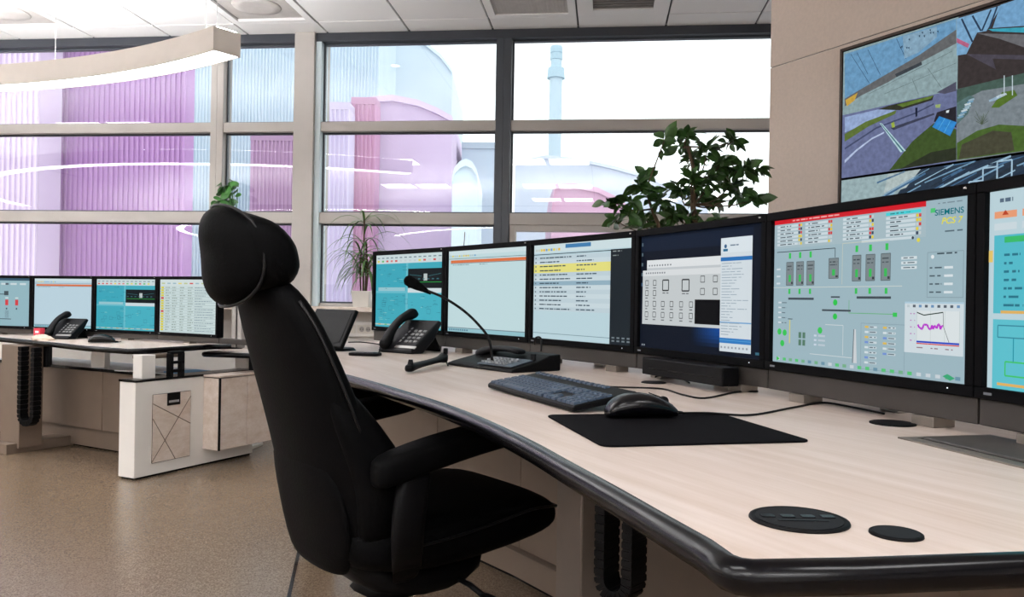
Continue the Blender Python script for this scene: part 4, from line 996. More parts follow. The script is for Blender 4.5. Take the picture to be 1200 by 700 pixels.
def mouse(name, loc, rz, label, sc=1.0):
    e = empty(name, loc, rz, label, 'mouse')          # local +y is the front of the mouse
    secs = []
    for y, hw, h, cx in ((-.062, .012, .010, 0), (-.058, .024, .020, 0), (-.046, .031, .033, .001), (-.025, .034, .041, .002), (0, .033, .0425, .001), (.025, .031, .037, 0), (.045, .030, .028, 0), (.058, .028, .019, 0), (.064, .022, .013, 0)):
        ring = []
        for j in range(24):
            t = 2 * PI * j / 24; cc, ss = math.cos(t), math.sin(t)
            x = hw * math.copysign(abs(cc) ** .75, cc) * (1.0 if ss < .2 else 1.0 - .12 * ss); z = h * .5 + h * .5 * math.copysign(abs(ss) ** .8, ss)
            ring.append(Vector((x + cx, y, z + .0015)) * sc)
        secs.append(ring)
    MB().loft(secs).build('shell', M['gloss'], e, smooth=True, sub=1)
    MB().tube([Vector((0, .015, .042)) * sc, Vector((0, .035, .035)) * sc, Vector((0, .060, .0195)) * sc], .0011 * sc, 6).build('button_gap', M['cable'], e)
    w = MB(); w.loft([[Vector((x, .042 + .009 * math.cos(2 * PI * j / 18), .027 + .009 * math.sin(2 * PI * j / 18))) * sc for j in range(18)] for x in (-.0035, .0035)]); w.build('scroll_wheel', M['dark'], e, smooth=False)
    for y in (-.006, .014): MB().box(Vector((-.0325, y, .028)) * sc, Vector((.004, .016, .005)) * sc).build('side_button', M['dark'], e, bevel=.001)
    MB().tube([Vector((0, .062, .008)) * sc, Vector((0, .078, .007)) * sc], [.0035 * sc, .0022 * sc], 8).build('cable_sleeve', M['cable'], e)
    return e
ms = dp(750, 491, .0033)
mrz = math.atan2(.18, .98) - PI / 2
mouse('computer_mouse', ms, mrz, 'glossy black computer mouse on the black mat', 1.06)
def cable(name, pts, label, r=.0022, parent=None):
    o = MB().tube(spline(pts, 8), r, 8).build(name, M['cable'], parent, smooth=True); tag(o, label, 'cable'); return o
mf = ms + Matrix.Rotation(mrz, 3, 'Z') @ Vector((0, .083, .0065))
cable('mouse_cable', [mf, dp(830, 488, .006), dp(880, 488, .0025), dp(930, 479, .0025), dp(965, 473.5, .0025), dp(1000, 479, .0025), dp(1036, 486.5, .0025)], 'thin black mouse cable curling towards the monitor rail')
cable('keyboard_cable', [dp(700, 459, .012), dp(730, 456, .004), dp(775, 457, .0025), (dp(800, 464, .0025)), dp(826, 468, .0025), dp(862, 461, .0025), dp(888, 460, .0025)], 'thin black keyboard cable lying behind the mouse')
hz = [at(977, 447, 1.70), at(985, 460, 1.70), at(1003, 468, 1.675), at(1020, 463, 1.64), at(1030, 453, 1.61)]
hz[0].z = MZ - .002; hz[-1].z = MZ - .002
cable('monitor_cable', hz, 'black cable drooping below the monitor with the process diagram', .0025)
cable('box_cable', [dp(768, 447, .012), dp(785, 442.5, .012), dp(800, 446, .004), dp(808, 450, .0025)], 'short black cable by the black box under the monitors')
cable('rail_cable', [at(626, 404, 2.78), at(628, 396, 2.74), at(634, 397, 2.72), at(634, 412, 2.7)], 'small black cable loop behind the microphone console', .003)

# desk phone
def phone(loc, rz, label, group):
    e = empty('desk_phone', loc, rz, label, 'phone', group)
    T = Matrix.Translation((0, -.075, .012)) @ Matrix.Rotation(R(36), 4, 'X')
    def pt(x, y, z): return T @ Vector((x, y, z))
    def tb(x, y, z, sx_, sy_, sz_): 
        mb = MB(); mb.box((0, 0, 0), (sx_, sy_, sz_)); mb.v = [pt(p.x + x, p.y + y, p.z + z) for p in mb.v]; return mb
    side = [(-.08, .0), (-.075, .012), (-.07, .016), (.095, .136), (.10, .128), (.06, .02), (.04, .0)]
    mb = MB(); mb.loft([[Vector((x, y, z)) for y, z in [(-.088, 0), (-.088, .012), (.068, .128), (.085, .118), (.04, .05), (-.02, .0)]] for x in (-.092, .092)]); mb.build('body', M['dark'], e, bevel=.006)
    tb(.045, .155, .006, .075, .045, .006).build('display', M['gloss'], e, bevel=.002)
    for r_ in range(4):
        for c in range(3): tb(.02 + c * .024, .045 + r_ * .022, .008, .017, .013, .006).build('key', mat('phone_key', (110, 112, 112), .5, var=.05), e, bevel=.002)
    for r_ in range(5): tb(-.012, .045 + r_ * .02, .007, .009, .011, .005).build('side_key', MATS['phone_key'], e)
    tb(.04, .012, .006, .11, .014, .004).build('front_strip', M['silver'], e)
    # handset
    rings = []
    for y, w, z0, z1 in ((-.012, .018, .004, .03), (-.006, .024, .002, .04), (.03, .025, .006, .046), (.05, .021, .028, .054), (.1, .019, .040, .064), (.15, .021, .034, .062), (.172, .025, .012, .056), (.205, .025, .008, .052), (.212, .018, .012, .044)):
        rings.append([pt(-.058 + dx * w, y, (z0 + z1) / 2 + dz * (z1 - z0) / 2) for dx, dz in ((-1, -.6), (-.6, -1), (.6, -1), (1, -.6), (1, .6), (.6, 1), (-.6, 1), (-1, .6))])
    MB().loft(rings).build('handset', M['black'], e, smooth=True, sub=1)
    st = MB(); st.loft([[Vector((x, y, z)) for x in (-.05, .05)] + [Vector((x, y2, z)) for x in (.05, -.05) for y2 in (y + .012,)] for y, z in ((.06, .09), (.115, 0))]); st.build('stand', M['black'], e, bevel=.002)
    cd = MB(); pts = [Vector((-.08 + .0, -.08, .02))] + [Vector((-.10 + .006 * math.cos(i * 1.2), -.075 + i * .0035, .008 + .006 * math.sin(i * 1.2) + .004)) for i in range(40)] + [Vector((-.09, .05, .02))]
    cd.tube(pts, .0022, 6).build('coiled_cord', M['cable'], e, smooth=True)
    return e
ph = dp(481, 413); phone((ph.x, ph.y, DESK + .0005), R(-38), 'black desk phone in front of the leftmost near monitor', 'desk phones')

# microphone console
cl = dp(524, 428); cr = dp(600, 438); cx_ = (cr - cl).to_2d(); 
mcn = empty('microphone_console', (cl + cr) / 2 + Vector((0, 0, .0005)), math.atan2(cx_.y, cx_.x), 'black gooseneck microphone console behind the keyboard', 'microphone')
CW = cx_.length; CD = .19
pro = [(0, 0), (0, .008), (.02, .014), (.10, .030), (.15, .048), (CD, .05), (CD, 0)]
MB().loft([[Vector((x, y, z)) for y, z in pro] for x in (-CW / 2, CW / 2)]).build('console_body', M['black'], mcn, bevel=.004)
MB().loft([[Vector((x, y, z)) for y, z in ((.012, .0145), (.012, .017), (.095, .034), (.095, .031))] for x in (-.02, CW / 2 - .02)]).build('key_panel', mat('panel_blue_grey', (66, 78, 92), .35, var=.05), mcn)
for r_ in range(3):
    for c in range(7):
        MB().box((-.008 + c * .018, .03 + r_ * .022, .0225 + r_ * .0045), (.013, .013, .007)).build('button', mat('button_grey', (128, 132, 136), .5, var=.05), mcn, bevel=.001)
MB().cyl((CW / 2 - .03, .105, .03), .009, .022, 16).build('knob', M['dark'], mcn)
rings = []
for x, w, z0, z1 in ((-CW / 2 + .004, .014, .026, .044), (-CW / 2 + .02, .022, .02, .052), (-CW / 2 + .05, .021, .032, .060), (-.06, .017, .048, .066), (0.0, .017, .05, .068), (.03, .022, .046, .066), (.06, .022, .044, .062), (.066, .016, .046, .058)):
    rings.append([Vector((x, .12 + dy * w, (z0 + z1) / 2 + dz * (z1 - z0) / 2)) for dy, dz in ((-1, -.6), (-.6, -1), (.6, -1), (1, -.6), (1, .6), (.6, 1), (-.6, 1), (-1, .6))])
MB().loft(rings).build('handset', M['dark'], mcn, smooth=True, sub=1)
inv = mcn.matrix_basis.inverted() if False else (Matrix.Translation(mcn.location) @ Matrix.Rotation(mcn.rotation_euler.z, 4, 'Z')).inverted()
gb = at(577, 414, 2.46); gb.z = DESK + .03
gp = [inv @ p for p in (gb, at(573, 398, 2.47), at(561, 381, 2.49), at(543, 364, 2.52), at(520, 349, 2.55), at(499, 340, 2.58), at(492, 336, 2.59))]
gs = spline(gp, 6); MB().tube(gs, .0042, 10).build('gooseneck', M['black'], mcn, smooth=True)
MB().tube([inv @ at(578, 420, 2.46), gp[0] + Vector((0, 0, .006))], .009, 12).build('gooseneck_base', M['dark'], mcn, smooth=True)
MB().tube([inv @ at(x, y, d) for x, y, d in ((505, 344, 2.575), (497, 339.5, 2.58), (489, 335, 2.59), (482, 331, 2.6), (478, 328.5, 2.605), (476.5, 327.5, 2.608))], [.005, .009, .0150, .0182, .0178, .013], 16).build('microphone_head', M['fabric'], mcn, smooth=True)
# loose headset-like handset lying in front
h0, h1 = dp(478, 438), dp(521, 428); hd = (h1 - h0).to_2d()
hs = empty('handset', (h0 + h1) / 2 + Vector((0, 0, .0005)), math.atan2(hd.y, hd.x), 'small black handset lying in front of the microphone console', 'handset')
L2 = hd.length / 2
MB().loft([[Vector((x, dy * w, zc + dz * h_)) for dy, dz in ((-1, -.6), (-.6, -1), (.6, -1), (1, -.6), (1, .6), (.6, 1), (-.6, 1), (-1, .6))] for x, w, zc, h_ in ((-L2, .010, .013, .008), (-L2 + .012, .016, .013, .012), (-L2 + .035, .015, .017, .010), (0, .012, .019, .008), (L2 - .03, .013, .021, .009), (L2 - .012, .017, .024, .019), (L2, .012, .024, .014))]).build('grip', M['black'], hs, smooth=True, sub=1)
MB().cyl((-L2 + .02, 0, .020), .010, .018, 16, .006).build('earpiece', M['dark'], hs)
MB().box((L2 - .01, -.006, .045), (.018, .012, .02)).build('hook', M['black'], hs, bevel=.003)
cable('handset_cable', [dp(520, 428, .03), dp(522, 427, .015), dp(525, 430, .004)], 'short black cord from the loose handset to the console', .0025)
# flat black device
q = dp(428, 417); dv = empty('card_reader', (q.x, q.y, DESK + .0005), R(-10), 'flat black rounded device left of the desk phone', 'device')
MB().prism(rrect(.115, .07, .02), 0, .011).build('case', M['black'], dv, bevel=.003); MB().prism(rrect(.09, .045, .012), .011, .0118).build('top_plate', M['gloss'], dv)
cable('device_cable', [dp(444, 415, .006), dp(450, 409, .003), dp(446, 405, .003), dp(425, 402, .003), dp(408, 402, .003)], 'black cable running behind the flat device', .0028)
# tilted touch panel
tp = dp(392, 411); tpe = empty('touch_panel', (tp.x - .05, tp.y + .03, DESK + .0005), R(-42), 'black tilted touch panel on the desk behind the chair', 'touch panel')
T = Matrix.Translation((0, -.01, .012)) @ Matrix.Rotation(R(-26), 4, 'X')
mb = MB().box((0, 0, 0), (.27, .018, .165)); mb.v = [T @ (p + Vector((0, 0, .083))) for p in mb.v]; mb.build('case', M['black'], tpe, bevel=.004)
mb = MB().box((0, 0, 0), (.236, .002, .13)); mb.v = [T @ (p + Vector((0, -.0095, .085))) for p in mb.v]; mb.build('screen', mat('off_screen', (24, 25, 26), .5, spec=.1, var=.04), tpe)
MB().cyl((.05, .03, 0), .075, .010, 28, .065).build('foot', M['dark'], tpe, smooth=False)
mb = MB().box((0, .045, .045), (.06, .02, .09)); mb.build('stand', M['black'], tpe, bevel=.003)

# ================================================================== FAR DESK
D2 = .675
A2 = Vector((-.87, .49)).normalized(); B2 = Vector((A2.y, -A2.x))            # A2 to the left, B2 away from the operator
fd = empty('far_desk', (0, 0, 0), 0, 'birch control desk with black edge in the background at left', 'desk')
o2 = [onz(245, 404, D2).to_2d(), onz(172, 408.5, D2).to_2d(), onz(150, 409, D2).to_2d(), onz(100, 405.5, D2).to_2d(), onz(50, 400, D2).to_2d(), onz(0, 395.5, D2).to_2d(), Vector((-4.1, 5.55)), Vector((-4.0, 5.9))] + [p + Vector((.08, .16)) for p in CH2] 
o2 = ccw([Vector((p.x, p.y)) for p in o2])
MB().prism(offset(o2, -.003), D2 - .026, D2).build('tabletop', M['wood'], fd)
edge_sweep(o2, D2, EDGE).build('edge_band', M['edge'], fd, smooth=True)
white = mat('desk_white', (240, 238, 234), .4, var=.02, scale=6)
f0, f1 = onz(157, 564, 0).to_2d(), onz(296, 533, 0).to_2d(); fd_ = (f1 - f0).normalized(); fn = Vector((fd_.y, -fd_.x)); fl2 = (f1 - f0).length
PZT = onz(160, 446, 0).z if False else CAM_Z - (446 - 344) / 950 * f0.y
ped = [f0, f1, f1 - fn * .12, f0 - fn * .12]
MB().prism(ped, .012, PZT - .012).build('end_panel', white, fd, bevel=.003)
MB().prism(offset(ccw(ped), -.012), 0, .012).build('plinth', M['edge'], fd)
MB().prism(offset(ccw(ped), .004), PZT - .012, PZT).build('cap_strip', M['edge'], fd)
def onf(u, w, z): p = f0 + fd_ * u + fn * w; return Vector((p.x, p.y, z))
FA = math.atan2(fd_.y, fd_.x)
def fuv(x, y): p = onplane(x, y, (f0.x, f0.y, 0), Vector((fn.x, fn.y, 0))); return (p.to_2d() - f0).dot(fd_), p.z
(ua, za), (ub, zb) = fuv(177, 543), fuv(222.5, 458)
dpn = MB().box(onf((ua + ub) / 2, .004, (za + zb) / 2), (ub - ua, .010, zb - za), FA).build('decor_panel', M['wood2'], fd, bevel=.001)
def strip(p, q, wd, name, m, w=.0095):
    a = onf(ua + (ub - ua) * p[0], w, zb + (za - zb) * p[1]); b = onf(ua + (ub - ua) * q[0], w, zb + (za - zb) * q[1]); MB().tube([a, b], wd, 4).build(name, m, dpn)
grey = mat('inlay_brown', (110, 92, 80), .6, var=.05)
for p, q in (((.0, .13), (1, .5)), ((1, .08), (0, .98)), ((0, .35), (.6, 1))): strip(p, q, .0022, 'inlay_line', grey)
for p, q in (((0, 0), (1, 0)), ((0, 1), (1, 1)), ((0, 0), (0, 1)), ((1, 0), (1, 1))): strip(p, q, .0022, 'edge_line', M['dark'], .006)
lb = MB().box(onf(ua + (ub - ua) * .53, .0105, zb - .033), ((ub - ua) * .34, .004, .066), FA).build('name_plate', M['edge'], dpn)
for k in range(9): MB().box(onf(ua + (ub - ua) * (.41 + .03 * k), .0132, zb - .045), (.006, .001, .012), FA).build('lettering', mat('lettering_grey', (170, 170, 172), .5, var=.02), dpn)
# hanging wooden cabinet
(u1, _), = (fuv(238, 480),); pcab = .13
cb = MB(); cu0, cu1 = u1, u1 + .62
zc0, zc1 = CAM_Z - (529 - 345.8) / 950 * 4.53, PZT - .006
def cbox(u0, u1_, w0, w1, z0, z1, name, m, bev=.002): return MB().box(onf((u0 + u1_) / 2, (w0 + w1) / 2, (z0 + z1) / 2), (u1_ - u0, w1 - w0, z1 - z0), FA).build(name, m, fd, bevel=bev)
cbox(cu0, cu1, 0.001, pcab - .012, zc0, zc1 - .01, 'cabinet_body', M['wood2'])
cbox(cu0 + .006, cu0 + .21, pcab - .011, pcab, zc0 + .002, zc1 - .014, 'cabinet_door', M['wood2']); cbox(cu0 + .214, cu0 + .41, pcab - .011, pcab, zc0 + .002, zc1 - .014, 'cabinet_door', M['wood2']); cbox(cu0 + .414, cu1, pcab - .011, pcab, zc0 + .002, zc1 - .014, 'cabinet_door', M['wood2'])
cbox(cu0 - .002, cu0 + .005, pcab - .010, pcab + .002, zc0, zc1 - .012, 'edge_strip', M['edge'], 0)
cbox(cu0 - .004, cu1 + .004, -.12, pcab + .006, zc1 - .0095, zc1 + .002, 'cabinet_top', M['wood'])
cbox(cu0 - .006, cu1 + .006, -.10, pcab + .004, zc1 - .012, zc1 - .0096, 'top_edge', M['edge'], 0)
# lifting columns and brackets
def far_box(c, sx_, sy_, z0, z1, rz, name, m, bev=.003): return MB().box((c[0], c[1], (z0 + z1) / 2), (sx_, sy_, z1 - z0), rz).build(name, m, fd, bevel=bev)
cc = f0 + fd_ * .10 - fn * .06; far_box(cc, .085, .07, PZT, D2 - .03, FA, 'lift_column', white)
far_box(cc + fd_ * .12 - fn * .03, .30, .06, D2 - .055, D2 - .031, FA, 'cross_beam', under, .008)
bk = empty_part('bracket', fd, (0, 0, 0))
b0 = f0 + fd_ * .24 - fn * .03
for k in (0, .075):
    p = b0 + fd_ * k; MB().loft([[Vector((p.x + a, p.y + b, z_)) for a, b in ((-.012, -.02), (.012, -.02), (.012, .02), (-.012, .02))] for z_ in (PZT, D2 - .03)]).build('arm', M['black'], bk, bevel=.002)
for z_ in (.25, .55, .9): p = b0 + fd_ * .0375; MB().box((p.x, p.y, PZT + (D2 - PZT) * z_ - .01), (.09, .03, .014), FA).build('rung', M['black'], bk)
# back cabinet
Q = Vector((-1.92, 4.62)); 
cabf = [Q + A2 * 0.02, Q + A2 * 1.9]
def cab(off0, off1, z0, z1, name, m, bev=.002, a=.02, b=1.9): 
    p0, p1 = Q + A2 * a, Q + A2 * b; return MB().prism([p0 + B2 * off0, p1 + B2 * off0, p1 + B2 * off1, p0 + B2 * off1], z0, z1).build(name, m, fd, bevel=bev)
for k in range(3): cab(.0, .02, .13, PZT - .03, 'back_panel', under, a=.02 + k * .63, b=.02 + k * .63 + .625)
cab(-.012, .35, PZT - .028, PZT - .014, 'shelf', M['paper']); cab(-.02, -.0125, PZT - .03, PZT - .012, 'shelf_edge', M['edge'], 0)
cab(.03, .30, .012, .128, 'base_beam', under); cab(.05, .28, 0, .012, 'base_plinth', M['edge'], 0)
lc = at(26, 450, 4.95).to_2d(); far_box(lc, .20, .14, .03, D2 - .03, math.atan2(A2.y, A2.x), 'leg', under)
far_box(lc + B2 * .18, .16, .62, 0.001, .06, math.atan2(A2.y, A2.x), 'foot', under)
g0, g1_ = at(26, 450, 4.80), at(45, 450, 4.72)
chain('cable_chain', fd, at(27, 450, 4.78).to_2d(), at(42, 450, 4.74).to_2d(), D2 - .03, at(35, 497, 4.75).z, .05, .03, 14, 0)
p = at(52, 425, 5.0); far_box(p.to_2d(), .07, .05, PZT - .0139, D2 - .03, 0, 'bracket', M['black']); 
p = at(118, 420, 5.05); far_box(p.to_2d(), .085, .07, PZT - .0139, D2 - .03, 0, 'lift_column', white)
p = at(40, 420, 5.0)
# papers on the shelf
def sheet(name, u, off, w, d, rz, z, m, label, cat):
    p = Q + A2 * u + B2 * off; o = MB().prism(rrect(w, d, .004, 2), 0, .006).build(name, m); o.location = (p.x, p.y, z); o.rotation_euler = (0, 0, math.atan2(A2.y, A2.x) + rz); tag(o, label, cat)
sheet('document', .35, .09, .30, .21, .2, PZT - .0137, M['paper'], 'white paper on the low shelf under the far desk', 'paper')
sheet('folder', .02, .17, .32, .22, -.1, PZT - .0137, M['blue'], 'light blue folder on the low shelf beside the wooden cabinet', 'folder')
# rail and posts of the far bank
r2 = empty('monitor_rail', (0, 0, 0), 0, 'grey rail under the far bank of monitors', 'rail')
for i in range(4):
    d = CH2[i + 1] - CH2[i]; ribbon([CH2[i] + d * .002, CH2[i + 1] - d * .002], .012, .045, D2 + .010, MZ2 - .001).build('rail_profile', M['rail'], r2, bevel=.002)
    c = (CH2[i] + CH2[i + 1]) / 2; t = d.normalized(); nn = Vector((-t.y, t.x)); p = c + nn * .115; MB().box((p.x, p.y, D2 + .15), (.05, .03, .30), math.atan2(t.y, t.x)).build('post', M['silver'], r2, bevel=.003)
    MB().box((c + nn * .03).to_3d() + Vector((0, 0, D2 + .0052)), (.06, .05, .010), math.atan2(t.y, t.x)).build('foot', M['flapd'], r2)
# extension past the right monitor with tall slotted post
d = (CH2[4] - CH2[3]).normalized(); nn = Vector((-d.y, d.x)); ang = math.atan2(d.y, d.x)
ribbon([CH2[4] + d * .002, CH2[4] + d * .28], .012, .045, D2 + .01, MZ2 - .001).build('rail_profile', M['rail'], r2, bevel=.002)
for k, w in ((.085, .035), (.132, .035)):
    p = CH2[4] + d * k + nn * .06; MB().box((p.x, p.y, D2 + .17), (w, .03, .36), ang).build('post', M['silver'], r2, bevel=.003)
p = CH2[4] + d * .108 + nn * .065; MB().box((p.x, p.y, D2 + .17), (.012, .02, .35), ang).build('post_slot', M['dark'], r2)
# side table behind the wooden cabinet
ST = CAM_Z - 66 / 950 * 4.95
stb = empty('side_table', (-1.45, 5.0, 0), R(-8), 'small birch side table with black edge behind the wooden cabinet', 'table')
so_ = [Vector(p) for p in rrect(.74, .42, .03)]; so_ = ccw([Vector((p.x, p.y)) for p in so_])
MB().prism(offset(so_, -.003), ST - .026, ST).build('tabletop', M['wood'], stb); edge_sweep(so_, ST, EDGE).build('edge_band', M['edge'], stb, smooth=True)
MB().box((-.24, .05, (ST - .03) / 2 + .01), (.075, .06, ST - .05)).build('column', white, stb, bevel=.003); MB().box((-.24, .05, .01), (.12, .36, .02)).build('foot', white, stb, bevel=.003)
MB().box((.24, .05, (ST - .03) / 2 + .01), (.075, .06, ST - .05)).build('column', white, stb, bevel=.003); MB().box((.24, .05, .01), (.12, .36, .02)).build('foot', white, stb, bevel=.003)
MB().box((-.10, -.1, ST - .075), (.03, .05, .09)).build('bracket', M['black'], stb)
# things on the far desk
def dp2(x, y, dz=0): p = onz(x, y, D2); return Vector((p.x, p.y, D2 + dz))
phone(dp2(78, 397, .0005), R(-14), 'black desk phone on the far desk behind the red card box', 'desk phones')
mouse('computer_mouse', dp2(119, 402, .0005), R(-70), 'black computer mouse on the far desk right of the far phone', 1.15)
q = dp2(46, 394.5, .0005); rb = empty('card_box', q, R(-20), 'small red box on the far desk left of the far phone', 'box')
MB().box((0, 0, .027), (.06, .035, .054)).build('box_body', M['red'], rb, bevel=.002); MB().box((0, -.0178, .03), (.03, .0008, .014)).build('label', M['paper'], rb)
random.seed(11)
q = dp2(49, 399, .0); cr_ = MB(); 
for lat in range(7):
    ring = []
    th = lat / 6 * PI / 2
    for j in range(18):
        a = 2 * PI * j / 18; rr = math.cos(th) * (1 + .16 * math.sin(3 * a + lat) + random.uniform(-.07, .07)) + .02
        ring.append(Vector((.065 * rr * math.cos(a), .04 * rr * math.sin(a), .034 * math.sin(th) * (1 + random.uniform(-.15, .12)) + .0005)))
    cr_.loft([ring]) if False else None
    if lat == 0: rings = [ring]
    else: rings.append(ring)
tis = MB().loft(rings).build('crumpled_napkin', mat('napkin', (226, 206, 190), .9, var=.25, scale=30), smooth=False); tis.location = q; tag(tis, 'crumpled beige napkin on the far desk in front of the red box', 'napkin')
cable('far_mouse_cable', [dp2(129, 401.5, .008), dp2(136, 402, .004), dp2(142, 401, .004)], 'stub of black mouse cable on the far desk')

# ================================================================== OFFICE CHAIR
C = Vector((-.25, 2.05)); CR = math.atan2(-.8, .6)
chr_ = empty('office_chair', (C.x, C.y, 0), CR, 'black leather swivel chair with winged headrest and armrests', 'chair')
X3, Y3, Z3 = Vector((1, 0, 0)), Vector((0, 1, 0)), Vector((0, 0, 1))
# backrest: sections up the back (z, y, half width, half depth, exponent)
secs = []
for z_, y, w, dd, e_ in ((.385, -.215, .15, .036, 3), (.40, -.218, .19, .050, 3), (.47, -.232, .215, .058, 3.0), (.56, -.252, .228, .060, 3.0), (.66, -.282, .230, .054, 3.0), (.74, -.310, .226, .048, 3), (.82, -.338, .215, .044, 3), (.90, -.364, .195, .042, 3), (.96, -.384, .165, .040, 2.8), (.995, -.397, .13, .034, 2.6), (1.005, -.400, .09, .026, 2.4)):
    ring = sring((0, y, z_), X3, Vector((0, 1, .28)).normalized(), w, dd, 28, e_)
    secs.append([p + Vector((0, .038 * (p.x / .23) ** 2, 0)) for p in ring])
MB().loft(secs).build('backrest', M['leather'], chr_, smooth=True, sub=1)
# rear shell, low on the back
secs = []
for z_, y, w in ((.345, -.240, .12), (.36, -.254, .155), (.44, -.272, .188), (.52, -.288, .19), (.60, -.304, .17), (.63, -.304, .12)):
    ring = sring((0, y, z_), X3, Vector((0, 1, .2)).normalized(), w, .020, 24, 3); secs.append([p + Vector((0, .03 * (p.x / .22) ** 2, 0)) for p in ring])
MB().loft(secs)  .build('back_shell', M['leather'], chr_, smooth=True, sub=1)
# side bolsters of the lower back
for sg in (-1, 1):
    secs = [sring((sg * x, y, z_), X3, Y3, a, b, 16, 2.4) for x, y, z_, a, b in ((.19, -.19, .43, .03, .05), (.205, -.175, .48, .042, .068), (.21, -.18, .56, .042, .074), (.208, -.225, .65, .036, .062), (.20, -.27, .73, .026, .045), (.19, -.30, .79, .012, .018))]
    MB().loft(secs).build('side_bolster', M['leather'], chr_, smooth=True, sub=1)
# piping along the back edge on both sides
for sg in (-1, 1):
    MB().tube(spline([Vector((sg * w, y + .038 * (w / .23) ** 2 - .004, z_)) for z_, y, w in ((.47, -.232, .217), (.56, -.252, .230), (.66, -.282, .232), (.74, -.310, .228), (.82, -.338, .217), (.90, -.364, .197), (.96, -.384, .167))], 4), .0035, 6).build('back_piping', mat('piping_black', (16, 16, 17), .4, spec=.3, var=.05), chr_, smooth=True)
# headrest: cushion with wings bent forward, padded panel behind it
HZ = 1.054; HY = -.452
secs = []
for i in range(17):
    t = -1 + 2 * i / 16; x = .132 * math.sin(t * 1.3) / math.sin(1.3); y = HY + .095 * abs(t) ** 2.0; ang = math.atan2(.095 * 2.0 * abs(t) * (1 if t > 0 else -1), .132 * 1.0)
    nx = Vector((-math.sin(ang), math.cos(ang), 0)); end = max(0, abs(t) - .75) / .25; k = math.sqrt(max(.14, 1 - end ** 2 * .9))
    secs.append(sring((x, y, HZ + .014 - .012 * abs(t)), nx, Z3 + Vector((0, -.22, 0)), .043 * k, (.094 - .034 * abs(t) ** 1.5) * k, 20, 2.6))
MB().loft(secs).build('headrest', M['leather'], chr_, smooth=True, sub=1)
hs_ = []
for t_ in range(40):
    a = 2 * PI * t_ / 40; cc, ss = math.cos(a), math.sin(a); hs_.append((math.copysign(abs(cc) ** .8, cc), math.copysign(abs(ss) ** .8, ss)))
def hp(px_, pz_, w, h_, yy): return Vector((px_ * w, HY - .034 + yy + .05 * (px_ * w / .133) ** 2 - .10 * pz_ * h_, HZ + pz_ * h_))
MB().loft([[hp(a, b, w, h_, yy) for a, b in hs_] for w, h_, yy in ((.05, .035, -.034), (.085, .068, -.031), (.118, .094, -.020), (.133, .108, .000), (.130, .106, .018), (.11, .09, .034))]).build('headrest_panel', M['leather'], chr_, smooth=True, sub=1)
MB().tube([hp(a, b, .1345, .1095, .002) for a, b in hs_], .0036, 6, closed=True).build('headrest_piping', MATS['piping_black'], chr_, smooth=True)
for sg in (-.05, .05): MB().tube([Vector((sg, -.40, .93)), Vector((sg, -.44, 1.04))], .008, 10).build('headrest_rod', M['black'], chr_, smooth=True)
# seat
secs = []
for y, w, z0, z1 in ((-.255, .17, .40, .455), (-.24, .21, .365, .475), (-.17, .242, .345, .487), (-.05, .252, .335, .488), (.08, .252, .345, .492), (.19, .248, .358, .500), (.26, .24, .370, .494), (.295, .228, .385, .480), (.312, .205, .405, .460)):
    n = 28; ring = []
    for j in range(n):
        t = 2 * PI * j / n; cc, ss = math.cos(t), math.sin(t); x = w * math.copysign(abs(cc) ** .55, cc); h_ = (z1 - z0) / 2
        z_ = (z0 + z1) / 2 + h_ * math.copysign(abs(ss) ** .7, ss)
        if ss > 0: z_ += .014 * (abs(x) / w) ** 3 * (1 if y < .2 else .4) - .008
        ring.append(Vector((x, y, z_)))
    secs.append(ring)
MB().loft(secs).build('seat', M['leather'], chr_, smooth=True, sub=1)
seam_pts = [Vector((.252, y, z_)) for y, z_ in ((-.18, .425), (-.05, .43), (.08, .445), (.19, .462), (.26, .462))] + [Vector((.2, .308, .448)), Vector((.0, .318, .448)), Vector((-.2, .308, .448))] + [Vector((-.252, y, z_)) for y, z_ in ((.26, .462), (.19, .462), (.08, .445), (-.05, .43), (-.18, .425))]
MB().tube(spline(seam_pts, 4), .0035, 6).build('seat_piping', MATS['piping_black'], chr_, smooth=True)
MB().loft([sring((0, y, z_), X3, Z3, w, h_, 20, 3) for y, z_, w, h_ in ((-.20, .345, .11, .025), (-.16, .325, .15, .045), (-.03, .30, .165, .055), (.09, .305, .155, .045), (.17, .33, .12, .02))]).build('seat_pan', M['black'], chr_, smooth=True, sub=1)
# armrests
for sg in (-1, 1):
    ar = empty_part('armrest', chr_, (0, 0, 0))
    secs = []
    for y, z_, w, h_, in ((-.245, .600, .022, .024), (-.235, .603, .034, .036), (-.16, .622, .043, .036), (-.05, .645, .046, .034), (.06, .660, .046, .032), (.13, .666, .043, .029), (.165, .668, .034, .022), (.175, .668, .022, .014)):
        secs.append(sring((sg * .275, y, z_), X3, Z3, w, h_, 20, 3.2))
    MB().loft(secs).build('arm_pad', M['leather'], ar, smooth=True, sub=1)
    secs = []
    for p, w, t_ in (((sg * .275, -.14, .610), .04, .022), ((sg * .285, -.16, .56), .04, .018), ((sg * .285, -.17, .46), .04, .018), ((sg * .26, -.15, .37), .035, .018), ((sg * .15, -.10, .32), .03, .02)):
        secs.append(sring(p, Y3, X3 if p[2] > .4 else Vector((sg * .6, 0, .8)), w, t_, 14, 3))
    MB().loft(secs).build('arm_support', M['black'], ar, smooth=True, sub=1)
